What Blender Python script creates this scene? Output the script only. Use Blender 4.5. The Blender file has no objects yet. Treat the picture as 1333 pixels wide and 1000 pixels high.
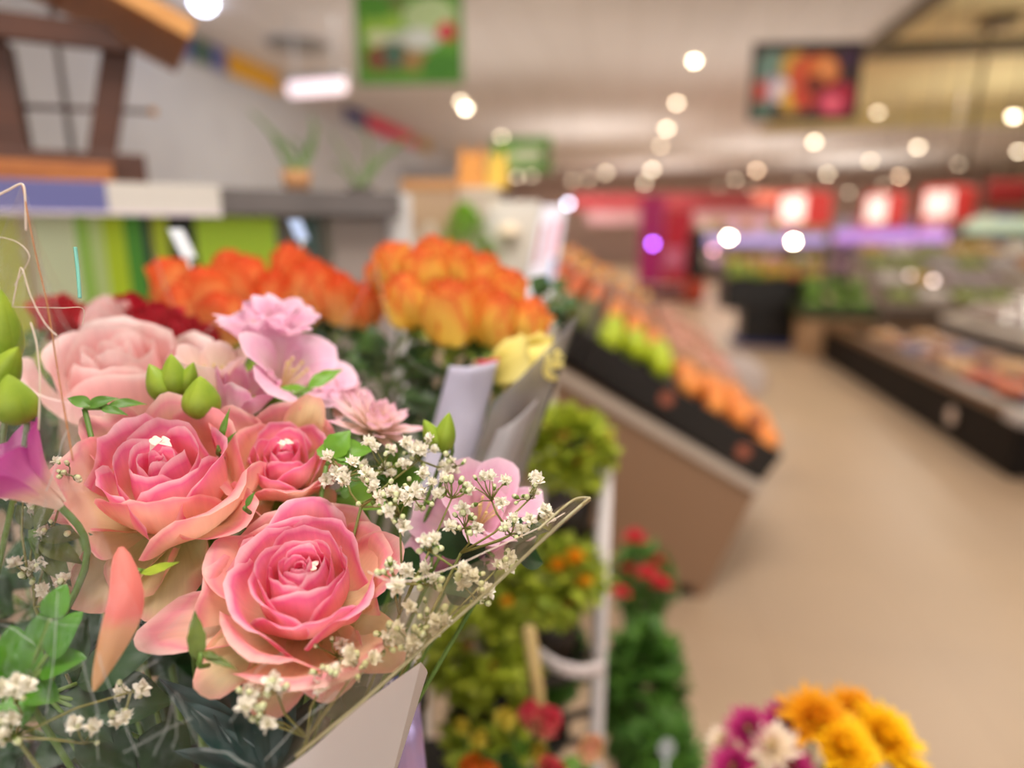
import bpy, math, random
from mathutils import Vector, Matrix, Quaternion, noise
random.seed(7)
PI = math.pi
C = bpy.context.scene.collection
sc = bpy.context.scene

# ------------------------------------------------------------------ camera frame
CAMZ = 1.55
FPX = 850.0
VPX, HZ = 817.0, 302.0
PITCH = math.atan((500 - HZ) / FPX)
YAW = math.atan((VPX - 666.5) / math.hypot(FPX, 500 - HZ))
CAM = Vector((0, 0, CAMZ))
F = Vector((-math.sin(YAW) * math.cos(PITCH), math.cos(YAW) * math.cos(PITCH), -math.sin(PITCH)))
RT = Vector((math.cos(YAW), math.sin(YAW), 0))
UP = RT.cross(F)
TOW = Vector((-F.x, -F.y, 0)).normalized()      # level direction from the flowers to the photographer
WUP = Vector((0, 0, 1))


def ray(px, py):
    return F + RT * ((px - 666.5) / FPX) - UP * ((py - 500) / FPX)


def at(px, py, d):
    return CAM + ray(px, py) * d


def at_z(px, py, z):
    r = ray(px, py)
    return CAM + r * ((z - CAMZ) / r.z)


def at_y(px, py, y):
    r = ray(px, py)
    return CAM + r * (y / r.y)


def at_x(px, py, x):
    r = ray(px, py)
    return CAM + r * (x / r.x)


def lerp(a, b, t):
    return a + (b - a) * t


def sst(a, b, x):
    t = min(1, max(0, (x - a) / (b - a)))
    return t * t * (3 - 2 * t)


# ------------------------------------------------------------------ colours and materials
def col(h):
    h = h.lstrip('#')
    o = []
    for i in (0, 2, 4):
        v = int(h[i:i + 2], 16) / 255
        o.append(v / 12.92 if v <= .04045 else ((v + .055) / 1.055) ** 2.4)
    return (*o, 1)


MATS = {}


def mat(name, hexc, rough=.6, spec=.4, trans=0.0, hex2=None, scale=20, emit=0, metal=0, bump=0, bscale=60):
    """principled surface, second colour mixed in by noise, optional leaf-like translucency"""
    if name in MATS:
        return MATS[name]
    m = bpy.data.materials.new(name)
    m.use_nodes = True
    nt = m.node_tree
    N, L = nt.nodes, nt.links
    b = N['Principled BSDF']
    b.inputs['Base Color'].default_value = col(hexc)
    b.inputs['Roughness'].default_value = rough
    b.inputs['Specular IOR Level'].default_value = spec
    b.inputs['Metallic'].default_value = metal
    csock = None
    tc = N.new('ShaderNodeTexCoord')
    if hex2:
        n = N.new('ShaderNodeTexNoise')
        n.inputs['Scale'].default_value = scale
        n.inputs['Detail'].default_value = 3
        L.new(tc.outputs['Object'], n.inputs['Vector'])
        r = N.new('ShaderNodeValToRGB')
        r.color_ramp.elements[0].position = .35
        r.color_ramp.elements[1].position = .65
        r.color_ramp.elements[0].color = col(hexc)
        r.color_ramp.elements[1].color = col(hex2)
        L.new(n.outputs['Fac'], r.inputs['Fac'])
        L.new(r.outputs['Color'], b.inputs['Base Color'])
        csock = r.outputs['Color']
    if emit:
        b.inputs['Emission Color'].default_value = col(hexc)
        b.inputs['Emission Strength'].default_value = emit
    if bump:
        n2 = N.new('ShaderNodeTexNoise')
        n2.inputs['Scale'].default_value = bscale
        L.new(tc.outputs['Object'], n2.inputs['Vector'])
        bp = N.new('ShaderNodeBump')
        bp.inputs['Strength'].default_value = bump
        bp.inputs['Distance'].default_value = .002
        L.new(n2.outputs['Fac'], bp.inputs['Height'])
        L.new(bp.outputs['Normal'], b.inputs['Normal'])
    if trans:
        t = N.new('ShaderNodeBsdfTranslucent')
        t.inputs['Color'].default_value = col(hexc)
        if csock:
            L.new(csock, t.inputs['Color'])
        mx = N.new('ShaderNodeMixShader')
        mx.inputs['Fac'].default_value = trans
        L.new(b.outputs[0], mx.inputs[1])
        L.new(t.outputs[0], mx.inputs[2])
        L.new(mx.outputs[0], N['Material Output'].inputs['Surface'])
    MATS[name] = m
    return m


def petal_mat(name, stops, trans=.35, rough=.55, vein=.05, blotch=None):
    """colour runs from the petal's claw to its rim (UV v), with fine length-wise veins (UV u)"""
    if name in MATS:
        return MATS[name]
    m = bpy.data.materials.new(name)
    m.use_nodes = True
    nt = m.node_tree
    N, L = nt.nodes, nt.links
    b = N['Principled BSDF']
    uv = N.new('ShaderNodeUVMap')
    sep = N.new('ShaderNodeSeparateXYZ')
    L.new(uv.outputs['UV'], sep.inputs[0])
    ns = N.new('ShaderNodeTexNoise')
    tc = N.new('ShaderNodeTexCoord')
    ns.inputs['Scale'].default_value = 45
    ns.inputs['Detail'].default_value = 2
    L.new(tc.outputs['Object'], ns.inputs['Vector'])
    ma = N.new('ShaderNodeMath')
    ma.operation = 'MULTIPLY_ADD'
    ma.inputs[1].default_value = .34
    L.new(ns.outputs['Fac'], ma.inputs[0])
    sub = N.new('ShaderNodeMath')
    sub.operation = 'SUBTRACT'
    sub.inputs[1].default_value = .17
    L.new(sep.outputs['Y'], sub.inputs[0])
    L.new(sub.outputs[0], ma.inputs[2])
    r = N.new('ShaderNodeValToRGB')
    e = r.color_ramp.elements
    while len(e) < len(stops):
        e.new(.5)
    for k, (p, h) in enumerate(stops):
        e[k].position = p
        e[k].color = col(h)
    L.new(ma.outputs[0], r.inputs['Fac'])
    # veins
    mp = N.new('ShaderNodeMapping')
    mp.inputs['Scale'].default_value = (26, 1.6, 1)
    L.new(uv.outputs['UV'], mp.inputs['Vector'])
    vn = N.new('ShaderNodeTexNoise')
    vn.inputs['Scale'].default_value = 1.0
    vn.inputs['Detail'].default_value = 3
    L.new(mp.outputs['Vector'], vn.inputs['Vector'])
    hs = N.new('ShaderNodeHueSaturation')
    mv = N.new('ShaderNodeMapRange')
    mv.inputs['To Min'].default_value = 1 - vein * 2
    mv.inputs['To Max'].default_value = 1 + vein * 2
    L.new(vn.outputs['Fac'], mv.inputs['Value'])
    L.new(mv.outputs[0], hs.inputs['Value'])
    L.new(r.outputs['Color'], hs.inputs['Color'])
    csock = hs.outputs['Color']
    L.new(csock, b.inputs['Base Color'])
    b.inputs['Roughness'].default_value = rough
    b.inputs['Specular IOR Level'].default_value = .3
    bp = N.new('ShaderNodeBump')
    bp.inputs['Strength'].default_value = .25
    bp.inputs['Distance'].default_value = .0006
    L.new(vn.outputs['Fac'], bp.inputs['Height'])
    L.new(bp.outputs['Normal'], b.inputs['Normal'])
    t = N.new('ShaderNodeBsdfTranslucent')
    L.new(csock, t.inputs['Color'])
    mx = N.new('ShaderNodeMixShader')
    mx.inputs['Fac'].default_value = trans
    L.new(b.outputs[0], mx.inputs[1])
    L.new(t.outputs[0], mx.inputs[2])
    L.new(mx.outputs[0], N['Material Output'].inputs['Surface'])
    MATS[name] = m
    return m


def film_mat(name, tint='#FFFFFF', milk=.05, gloss=.16, rough=.10, wr=55, milkc='#F4EEE6'):
    """thin clear wrap: see-through sheet with a sharp sheen and a trace of milkiness"""
    if name in MATS:
        return MATS[name]
    m = bpy.data.materials.new(name)
    m.use_nodes = True
    nt = m.node_tree
    N, L = nt.nodes, nt.links
    N.remove(N['Principled BSDF'])
    tr = N.new('ShaderNodeBsdfTransparent')
    tr.inputs['Color'].default_value = col(tint)
    gl = N.new('ShaderNodeBsdfGlossy')
    gl.inputs['Roughness'].default_value = rough
    tc = N.new('ShaderNodeTexCoord')
    n = N.new('ShaderNodeTexNoise')
    n.inputs['Scale'].default_value = wr
    n.inputs['Detail'].default_value = 4
    n.inputs['Roughness'].default_value = .6
    n.inputs['Distortion'].default_value = 1.2
    L.new(tc.outputs['Object'], n.inputs['Vector'])
    bp = N.new('ShaderNodeBump')
    bp.inputs['Strength'].default_value = .4
    bp.inputs['Distance'].default_value = .004
    L.new(n.outputs['Fac'], bp.inputs['Height'])
    L.new(bp.outputs['Normal'], gl.inputs['Normal'])
    lw = N.new('ShaderNodeLayerWeight')
    lw.inputs['Blend'].default_value = .25
    L.new(bp.outputs['Normal'], lw.inputs['Normal'])
    pw = N.new('ShaderNodeMath')
    pw.operation = 'POWER'
    pw.inputs[1].default_value = 2.0
    L.new(lw.outputs['Facing'], pw.inputs[0])
    mr = N.new('ShaderNodeMapRange')
    mr.inputs['To Min'].default_value = gloss * .03
    mr.inputs['To Max'].default_value = min(1, gloss * 3.6)
    L.new(pw.outputs[0], mr.inputs['Value'])
    m1 = N.new('ShaderNodeMixShader')
    L.new(mr.outputs[0], m1.inputs['Fac'])
    L.new(tr.outputs[0], m1.inputs[1])
    L.new(gl.outputs[0], m1.inputs[2])
    df = N.new('ShaderNodeBsdfDiffuse')
    df.inputs['Color'].default_value = col(milkc)
    tl = N.new('ShaderNodeBsdfTranslucent')
    tl.inputs['Color'].default_value = col(milkc)
    m0 = N.new('ShaderNodeMixShader')
    L.new(df.outputs[0], m0.inputs[1])
    L.new(tl.outputs[0], m0.inputs[2])
    m2 = N.new('ShaderNodeMixShader')
    m2.inputs['Fac'].default_value = milk
    L.new(m1.outputs[0], m2.inputs[1])
    L.new(m0.outputs[0], m2.inputs[2])
    L.new(m2.outputs[0], N['Material Output'].inputs['Surface'])
    MATS[name] = m
    return m


def wood_mat(name, h1, h2, scale=6):
    if name in MATS:
        return MATS[name]
    m = bpy.data.materials.new(name)
    m.use_nodes = True
    nt = m.node_tree
    N, L = nt.nodes, nt.links
    b = N['Principled BSDF']
    tc = N.new('ShaderNodeTexCoord')
    mp = N.new('ShaderNodeMapping')
    mp.inputs['Scale'].default_value = (2, 22, 22)
    L.new(tc.outputs['Object'], mp.inputs['Vector'])
    n = N.new('ShaderNodeTexNoise')
    n.inputs['Scale'].default_value = scale
    n.inputs['Detail'].default_value = 5
    L.new(mp.outputs[0], n.inputs['Vector'])
    r = N.new('ShaderNodeValToRGB')
    r.color_ramp.elements[0].position = .3
    r.color_ramp.elements[1].position = .7
    r.color_ramp.elements[0].color = col(h1)
    r.color_ramp.elements[1].color = col(h2)
    L.new(n.outputs['Fac'], r.inputs['Fac'])
    L.new(r.outputs[0], b.inputs['Base Color'])
    b.inputs['Roughness'].default_value = .5
    MATS[name] = m
    return m


def lamp_mat(name, hexc, strength):
    if name in MATS:
        return MATS[name]
    m = bpy.data.materials.new(name)
    m.use_nodes = True
    b = m.node_tree.nodes['Principled BSDF']
    b.inputs['Base Color'].default_value = col(hexc)
    b.inputs['Emission Color'].default_value = col(hexc)
    b.inputs['Emission Strength'].default_value = strength
    MATS[name] = m
    return m


def tile_mat(name, h1, h2, hm, w, h, rough, msize=.004, blotch=None):
    if name in MATS:
        return MATS[name]
    m = bpy.data.materials.new(name)
    m.use_nodes = True
    nt = m.node_tree
    N, L = nt.nodes, nt.links
    b = N['Principled BSDF']
    tc = N.new('ShaderNodeTexCoord')
    br = N.new('ShaderNodeTexBrick')
    br.offset = 0
    br.inputs['Color1'].default_value = col(h1)
    br.inputs['Color2'].default_value = col(h2)
    br.inputs['Mortar'].default_value = col(hm)
    br.inputs['Scale'].default_value = 1
    br.inputs['Mortar Size'].default_value = msize
    br.inputs['Brick Width'].default_value = w
    br.inputs['Row Height'].default_value = h
    L.new(tc.outputs['Object'], br.inputs['Vector'])
    if blotch:
        n = N.new('ShaderNodeTexNoise')
        n.inputs['Scale'].default_value = 1.3
        n.inputs['Detail'].default_value = 4
        L.new(tc.outputs['Object'], n.inputs['Vector'])
        mx = N.new('ShaderNodeMix')
        mx.data_type = 'RGBA'
        mx.inputs['B'].default_value = col(blotch)
        L.new(br.outputs['Color'], mx.inputs['A'])
        mr = N.new('ShaderNodeMapRange')
        mr.inputs['From Min'].default_value = .35
        mr.inputs['From Max'].default_value = .75
        mr.inputs['To Max'].default_value = .6
        L.new(n.outputs['Fac'], mr.inputs['Value'])
        L.new(mr.outputs[0], mx.inputs['Factor'])
        L.new(mx.outputs['Result'], b.inputs['Base Color'])
    else:
        L.new(br.outputs['Color'], b.inputs['Base Color'])
    b.inputs['Roughness'].default_value = rough
    MATS[name] = m
    return m


# ------------------------------------------------------------------ mesh builder
class MB:
    def __init__(s):
        s.v, s.f, s.uv, s.mi = [], [], [], []
        s.m = 0

    def add(s, vs, fs, uvs=None):
        o = len(s.v)
        s.v += [Vector(p) for p in vs]
        s.uv += uvs if uvs else [(0, 0)] * len(vs)
        for f in fs:
            s.f.append([o + i for i in f])
            s.mi.append(s.m)
        return s

    def grid(s, fn, nu, nv, closed=False):
        vs, uvs, fs = [], [], []
        for j in range(nv + 1):
            for i in range(nu + 1):
                u, v = i / nu, j / nv
                vs.append(fn(u, v))
                uvs.append((u, v))
        for j in range(nv):
            for i in range(nu):
                a = j * (nu + 1) + i
                fs.append((a, a + 1, a + nu + 2, a + nu + 1))
        return s.add(vs, fs, uvs)

    def box(s, c, size, rot=None):
        x, y, z = [k / 2 for k in size]
        vs = [Vector((a * x, b * y, d * z)) for a in (-1, 1) for b in (-1, 1) for d in (-1, 1)]
        if rot is not None:
            vs = [rot @ p for p in vs]
        vs = [p + Vector(c) for p in vs]
        return s.add(vs, [(0, 1, 3, 2), (4, 6, 7, 5), (0, 4, 5, 1), (2, 3, 7, 6), (0, 2, 6, 4), (1, 5, 7, 3)])

    def hexa(s, b4, t4):
        """solid between two quads, both listed the same way round"""
        return s.add(list(b4) + list(t4), [(3, 2, 1, 0), (4, 5, 6, 7), (0, 1, 5, 4), (1, 2, 6, 5), (2, 3, 7, 6), (3, 0, 4, 7)])

    def tube(s, pts, rad, n=8, caps=True):
        pts = [Vector(p) for p in pts]
        if not isinstance(rad, (list, tuple)):
            rad = [rad] * len(pts)
        vs, uvs, fs = [], [], []
        up = Vector((0, 0, 1))
        prev = None
        for k, p in enumerate(pts):
            d = (pts[min(k + 1, len(pts) - 1)] - pts[max(k - 1, 0)])
            d = d.normalized() if d.length > 1e-9 else Vector((0, 0, 1))
            if prev is None:
                a = d.orthogonal().normalized()
            else:
                a = (prev - d * prev.dot(d))
                a = a.normalized() if a.length > 1e-6 else d.orthogonal().normalized()
            prev = a
            b = d.cross(a)
            for i in range(n):
                t = 2 * PI * i / n
                vs.append(p + (a * math.cos(t) + b * math.sin(t)) * rad[k])
                uvs.append((i / n, k / max(1, len(pts) - 1)))
        for k in range(len(pts) - 1):
            for i in range(n):
                fs.append((k * n + i, k * n + (i + 1) % n, (k + 1) * n + (i + 1) % n, (k + 1) * n + i))
        if caps:
            fs.append(tuple(reversed(range(n))))
            fs.append(tuple(range((len(pts) - 1) * n, len(pts) * n)))
        return s.add(vs, fs, uvs)

    def lathe(s, prof, n=20, c=(0, 0, 0), cap0=True, cap1=True, sx=1, sy=1):
        vs, uvs, fs = [], [], []
        for k, (r, z) in enumerate(prof):
            for i in range(n):
                t = 2 * PI * i / n
                vs.append(Vector((c[0] + r * sx * math.cos(t), c[1] + r * sy * math.sin(t), c[2] + z)))
                uvs.append((i / n, k / (len(prof) - 1)))
        for k in range(len(prof) - 1):
            for i in range(n):
                fs.append((k * n + i, k * n + (i + 1) % n, (k + 1) * n + (i + 1) % n, (k + 1) * n + i))
        if cap0:
            fs.append(tuple(reversed(range(n))))
        if cap1:
            fs.append(tuple(range((len(prof) - 1) * n, len(prof) * n)))
        return s.add(vs, fs, uvs)

    def blob(s, c, r, n=14, m=9, seed=0, amp=.06, dimple=.12):
        """a fruit-like round body with shallow dimples at its poles"""
        prof_v, fs, uvs = [], [], []
        c = Vector(c)
        r = Vector(r) if not isinstance(r, (int, float)) else Vector((r, r, r))
        for j in range(m + 1):
            th = PI * j / m
            for i in range(n):
                ph = 2 * PI * i / n
                d = Vector((math.sin(th) * math.cos(ph), math.sin(th) * math.sin(ph), math.cos(th)))
                k = 1 + amp * noise.noise(d * 1.4 + Vector((seed, 0, 0))) - dimple * abs(math.cos(th)) ** 14
                prof_v.append(c + Vector((d.x * r.x, d.y * r.y, d.z * r.z)) * k)
                uvs.append((i / n, j / m))
        for j in range(m):
            for i in range(n):
                fs.append((j * n + i, (j + 1) * n + i, (j + 1) * n + (i + 1) % n, j * n + (i + 1) % n))
        return s.add(prof_v, fs, uvs)

    def mesh(s, name, mats, smooth=True):
        me = bpy.data.meshes.new(name)
        me.from_pydata([tuple(p) for p in s.v], [], s.f)
        if not isinstance(mats, (list, tuple)):
            mats = [mats]
        for m in mats:
            me.materials.append(m)
        me.polygons.foreach_set('use_smooth', [smooth] * len(me.polygons))
        me.polygons.foreach_set('material_index', s.mi)
        uvl = me.uv_layers.new(name='UVMap')
        flat = []
        for l in me.loops:
            flat += s.uv[l.vertex_index]
        uvl.data.foreach_set('uv', flat)
        me.update()
        return me

    def build(s, name, mats, parent=None, smooth=True, bevel=0, solid=0, sub=0):
        return link(name, s.mesh(name, mats, smooth), parent, bevel, solid, sub)


def link(name, me, parent=None, bevel=0, solid=0, sub=0):
    o = bpy.data.objects.new(name, me)
    C.objects.link(o)
    if parent is not None:
        o.parent = parent
    if sub:
        md = o.modifiers.new('sub', 'SUBSURF')
        md.levels = md.render_levels = sub
    if solid:
        md = o.modifiers.new('solid', 'SOLIDIFY')
        md.thickness = solid
        md.offset = 0
    if bevel:
        md = o.modifiers.new('bev', 'BEVEL')
        md.width = bevel
        md.segments = 2
        md.limit_method = 'ANGLE'
    return o


def tag(o, label=None, cat=None, group=None, kind=None):
    if label:
        o['label'] = label
    if cat:
        o['category'] = cat
    if group:
        o['group'] = group
    if kind:
        o['kind'] = kind
    return o


def thing(name, loc, label, cat, group=None, axis=None, spin=0, mtx=None):
    o = bpy.data.objects.new(name, None)
    o.empty_display_size = .02
    C.objects.link(o)
    if axis is not None:
        q = Vector((0, 0, 1)).rotation_difference(Vector(axis).normalized()) @ Quaternion((0, 0, 1), spin)
        o.rotation_mode = 'QUATERNION'
        o.rotation_quaternion = q
        o['_q'] = 1
        del o['_q']
        mt = Matrix.Translation(loc) @ q.to_matrix().to_4x4()
    else:
        o.rotation_euler = (0, 0, spin)
        mt = Matrix.Translation(loc) @ Matrix.Rotation(spin, 4, 'Z')
    o.location = loc
    INV[o.name] = mt.inverted()
    return tag(o, label, cat, group)


INV = {}


def loc(o, p):
    """a world point in the thing's own frame"""
    return INV[o.name] @ Vector(p)


def copy_tree(o, parent=None):
    c = o.copy()
    C.objects.link(c)
    if parent is not None:
        c.parent = parent
    if o.name in INV:
        INV[c.name] = INV[o.name]
    for ch in [k for k in C.objects if k.parent == o]:
        copy_tree(ch, c)
    return c


ORD = 'first second third fourth fifth sixth seventh eighth ninth tenth eleventh twelfth thirteenth fourteenth fifteenth sixteenth seventeenth eighteenth nineteenth twentieth'.split()


def bez(p, t):
    a, b, c, d = p
    k = 1 - t
    return a * k ** 3 + b * 3 * k * k * t + c * 3 * k * t * t + d * t ** 3


# ------------------------------------------------------------------ flower generators
def rose_petal(mb, R, H, t, phi, W, rnd, openness=1.0, nu=12, nv=11, flop=0.0, hz0=(.82, .28, -.78), rimc=None):
    c = (.06 + .42 * t + .52 * t * t) * openness * (1 + .08 * math.sin(phi * 1.7))
    hz = hz0[0] + hz0[1] * t + hz0[2] * t * t
    if rimc:
        c, hz = rimc
    hz -= flop
    P0 = Vector((.07, 0))
    P1 = Vector((.16 + .74 * t, .0))
    P2 = Vector((max(c * 1.03, .13 + .72 * t), .6 * hz + .02))
    P3 = Vector((c, hz))
    sd = rnd.random() * 50
    k1 = 1 + rnd.uniform(-.07, .07)
    W *= rnd.uniform(.82, 1.14)
    lean = rnd.uniform(-.07, .07)
    peak = rnd.uniform(-.18, .18)

    def fn(u0, v0):
        u = u0 * 2 - 1
        ve = v0 * (1 - .33 * abs(u) ** 2.4 - .05 * (u - peak) * (1 if peak > 0 else -1))
        q = bez((P0, P1, P2, P3), ve)
        rr, z = q.x, q.y
        k = max(0, (ve - .72) / .28)
        rr += .16 * t * k * k
        z -= .12 * t * k * k
        e = max(0, (abs(u) - .5) / .5)
        s = sst(.25, .8, t)
        rr += .13 * s * e * e * v0
        z -= .10 * s * e * e * v0
        rr *= 1 + .11 * u * (1 - .45 * t)
        wv = noise.noise(Vector((u * 2.1 + sd, v0 * 2.0, sd * .3)))
        rr += wv * .055 * v0 * (.35 + t)
        z += noise.noise(Vector((u * 1.7 + sd, v0 * 1.5, 9.1))) * .05 * v0
        edge = v0 ** 5
        rr += edge * .05 * (.3 + t) * noise.noise(Vector((u * 6 + sd, 2.0, sd)))
        z += edge * .05 * (.3 + t) * noise.noise(Vector((u * 5 - sd, 7.0, sd))) + lean * u * v0
        ang = phi + u * W * (.62 + .38 * math.sqrt(v0))
        return Vector((rr * R * k1 * math.cos(ang), rr * R * k1 * math.sin(ang), z * H))
    mb.grid(fn, nu, nv)


def leaf_fn(L, Wd, curl=.25, fold=.25, serr=0, tipp=1.0, seed=0, wav=.0):
    """blade along +X from the origin, upper face +Z"""
    def fn(u0, v0):
        u = u0 * 2 - 1
        w = Wd * math.sin(PI * min(1, v0 ** .8 * 1.0)) ** tipp * (1 - .25 * v0)
        if serr:
            w *= 1 - .16 * ((v0 * serr) % 1.0)
        x = v0 * L
        z = -curl * L * v0 * v0 + fold * abs(u) * w + wav * L * noise.noise(Vector((u * 1.5, v0 * 4, seed)))
        return Vector((x * (1 - .25 * curl * v0), u * w, z))
    return fn


def frame(dirv, nrm):
    x = Vector(dirv).normalized()
    z = Vector(nrm)
    z = (z - x * z.dot(x))
    z = z.normalized() if z.length > 1e-5 else x.orthogonal().normalized()
    y = z.cross(x)
    return Matrix((x, y, z)).transposed()


def put_leaf(mb, base, tip, nrm, wd, nu=6, nv=10, **kw):
    base, tip = Vector(base), Vector(tip)
    d = tip - base
    M = frame(d, nrm)
    g = leaf_fn(d.length, wd, **kw)
    mb.grid(lambda u, v: base + M @ g(u, v), nu, nv)


def calyx(parent, R, m, down=1.0):
    mb = MB()
    mb.lathe([(R * .10, -.38 * R), (R * .2, -.26 * R), (R * .23, -.1 * R), (R * .13, .05 * R)], 12)
    mb.build('receptacle', m, parent)
    for k in range(5):
        a = k * 2 * PI / 5 + .3
        b = MB()
        d = Vector((math.cos(a), math.sin(a), 0))
        put_leaf(b, d * R * .15 + Vector((0, 0, -.06 * R)), d * R * .85 + Vector((0, 0, -.38 * R * down)), Vector((0, 0, 1)), R * .14, 4, 8, curl=.2)
        b.build('sepal', m, parent)


def stem_part(parent, world_pts, rad, m, name='stem', n=8):
    pts = [loc(parent, p) for p in world_pts]
    fine = []
    for k in range(len(pts) - 1):
        a = pts[max(k - 1, 0)]
        b, c = pts[k], pts[k + 1]
        d = pts[min(k + 2, len(pts) - 1)]
        for j in range(6):
            t = j / 6
            fine.append(.5 * ((2 * b) + (c - a) * t + (2 * a - 5 * b + 4 * c - d) * t * t + (3 * b - a - 3 * c + d) * t ** 3))
    fine.append(pts[-1])
    mb = MB()
    mb.tube(fine, rad, n)
    return mb.build(name, m, parent)


# ------------------------------------------------------------------ shared materials
GREEN = mat('stem_green', '#6E8A3A', .5, trans=.1, hex2='#55752E')
CALYX = mat('calyx_green', '#86983F', .55, trans=.2, hex2='#5F7A2C', scale=60)
LEAF = mat('leaf_mid_green', '#4E7A28', .45, trans=.25, hex2='#6B9430', scale=40)
LEAFB = mat('leaf_bright_green', '#6FA02A', .45, trans=.3, hex2='#5E9424', scale=60)
LEAFD = mat('leaf_dark_green_shaded', '#163814', .45, trans=.1, hex2='#24481C', scale=40)  # dark leaves, green deepened further to paint the shade inside the wrap
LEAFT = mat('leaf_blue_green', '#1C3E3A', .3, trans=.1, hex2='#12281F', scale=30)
BUDG = mat('bud_lime', '#A8BE3C', .45, trans=.25, hex2='#7F9F30', scale=50)
BLACKP = mat('black_plastic', '#17130F', .35)
FILM = film_mat('clear_cellophane', milk=.008, gloss=.34, rough=.05, wr=70)
FILMB = film_mat('clear_cellophane_back', milk=.01, gloss=.05)
FILMC = film_mat('cloudy_cellophane', milk=.16, gloss=.2, milkc='#D8D4D0')

# ================================================================== the bouquet in front
LOWL = at(-90, 1250, .35)
BASE = at(300, 1330, .40)          # where the stems are tied, below the frame
P_IN = petal_mat('petal_pink_inner', [(0, '#FCDDC8'), (.42, '#FAC0B8'), (.72, '#F7A0AE'), (.88, '#EE78A4'), (1, '#FCD4DC')], trans=.5)
P_MID = petal_mat('petal_pink_middle', [(0, '#F8E4C4'), (.4, '#FAD0B8'), (.66, '#F9B0B0'), (.87, '#EE7CA8'), (1, '#FBD0DA')], trans=.5)
P_OUT = petal_mat('petal_pink_guard', [(0, '#E6DCA4'), (.42, '#F6DEB8'), (.7, '#F8CAB0'), (.9, '#F29AA4'), (1, '#F8C8C0')], trans=.5)
P_CREAM = petal_mat('petal_cream_guard', [(0, '#CFCB82'), (.5, '#DFD69C'), (.82, '#EED6A8'), (1, '#F2B4A4')], trans=.5)


def axis_of(up, tow, right):
    return (WUP * up + TOW * tow + RT * right).normalized()


def rose(name, px, py, d, R, H, ax, label, n=30, seed=1, mats=(P_IN, P_MID, P_OUT), group=None, openness=1.0, hz0=(.82, .28, -.78), Wd=(2.2, .95), stem=True, stem_to=None, fine=True, calm=True, spin=0, cat='flower', srad=.0022, each=True):
    """one rose with its stem; the point given is the middle of the bloom's mouth"""
    rnd = random.Random(seed)
    axis = axis_of(*ax)
    mouth = at(px, py, d)
    o = thing(name, mouth - axis * (H * .8), label, cat, group, axis=axis, spin=spin)
    nu, nv = (12, 11) if fine else (8, 7)
    allb = MB()
    for i in range(n):
        t = i / (n - 1)
        mb = MB() if each else allb
        rose_petal(mb, R, H, t, i * 2.39996 + rnd.uniform(-.2, .2), lerp(Wd[0], Wd[1], t ** .6), rnd, openness, nu, nv, hz0=hz0)
        mm = mats[0] if t < .5 else (mats[1] if t < .82 else mats[2])
        if each:
            mb.build('petal', mm, o)
    if not each:
        allb.mi = []
        per = nu * nv
        for i in range(n):
            t = i / (n - 1)
            allb.mi += [0 if t < .5 else (1 if t < .82 else 2)] * per
        allb.build('bloom', list(mats), o)
    hb = MB()
    for k in range(3):
        ph = k * 2.1
        hb.grid(lambda u, v: Vector(((.035 + .03 * math.sin(PI * v) + .028 * u) * R * math.cos(ph + u * 4.4), (.035 + .03 * math.sin(PI * v) + .028 * u) * R * math.sin(ph + u * 4.4), H * (.1 + .55 * v + .03 * k))), 14, 6)
    hb.lathe([(.03 * R, .1 * H), (.085 * R, .4 * H), (.05 * R, .6 * H), (.004 * R, .63 * H)], 10)
    hb.build('furled_centre', mats[0], o)
    calyx(o, R * .8, CALYX)
    if stem:
        b = o.location
        e = stem_to if stem_to is not None else BASE + Vector((rnd.uniform(-.015, .015), rnd.uniform(-.015, .015), 0))
        stem_part(o, [b - axis * R * .2, b - axis * R * .9 + (e - b) * .12, lerp(b, e, .5), e], srad, GREEN)
    return o


def loose_petal(o, pts, wid, m, sag=.006, nu=10, nv=12, point=.55, cup=.25):
    """a single guard petal that follows world points claw -> tip"""
    P = [loc(o, p) for p in pts]
    nrm = (INV[o.name].to_3x3() @ (CAM - pts[len(pts) // 2])).normalized()
    sd = len(C.objects) * .37

    def path(v):
        x = v * (len(P) - 1)
        k = min(len(P) - 2, int(x))
        t = x - k
        a, b, c, d = P[max(k - 1, 0)], P[k], P[k + 1], P[min(k + 2, len(P) - 1)]
        return .5 * ((2 * b) + (c - a) * t + (2 * a - 5 * b + 4 * c - d) * t * t + (3 * b - a - 3 * c + d) * t ** 3)

    def fn(u0, v):
        u = u0 * 2 - 1
        p = path(v)
        tg = (path(min(1, v + .02)) - path(max(0, v - .02))).normalized()
        side = tg.cross(nrm).normalized()
        w = wid * (math.sin(PI * min(.99, (.02 + .96 * v) ** .85)) ** .9 * (1 + .12 * math.sin(v * 7 + 2 * u)) + .01)
        return p + side * u * w + nrm * (-cup * w * u * u + .12 * w * noise.noise(Vector((u * 1.6 + sd, v * 3, sd))))
    mb = MB(); mb.grid(fn, nu, nv)
    return mb.build('petal', m, o)


r1 = rose('pink_rose', 203, 588, .352, .048, .062, (.90, .42, .08), 'large pink rose left of the others, half open, wrapped by a pale green-cream guard petal', seed=3, n=19, hz0=(.74, .36, -.28), openness=.92, spin=.5, Wd=(2.0, .92))
r2 = rose('pink_rose', 388, 728, .318, .0465, .052, (.90, .42, .08), 'widest open deep pink rose in front, its spiral heart facing the viewer', seed=8, n=27, hz0=(.74, .42, -.66), openness=1.02, spin=2.0, Wd=(2.1, .86))
r3 = rose('pink_rose', 368, 580, .385, .033, .046, (.80, .52, .20), 'small pink and cream rose right behind the two large pink roses', seed=12, n=18, hz0=(.74, .36, -.34), openness=.95, spin=1.0, Wd=(2.0, .9))
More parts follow.
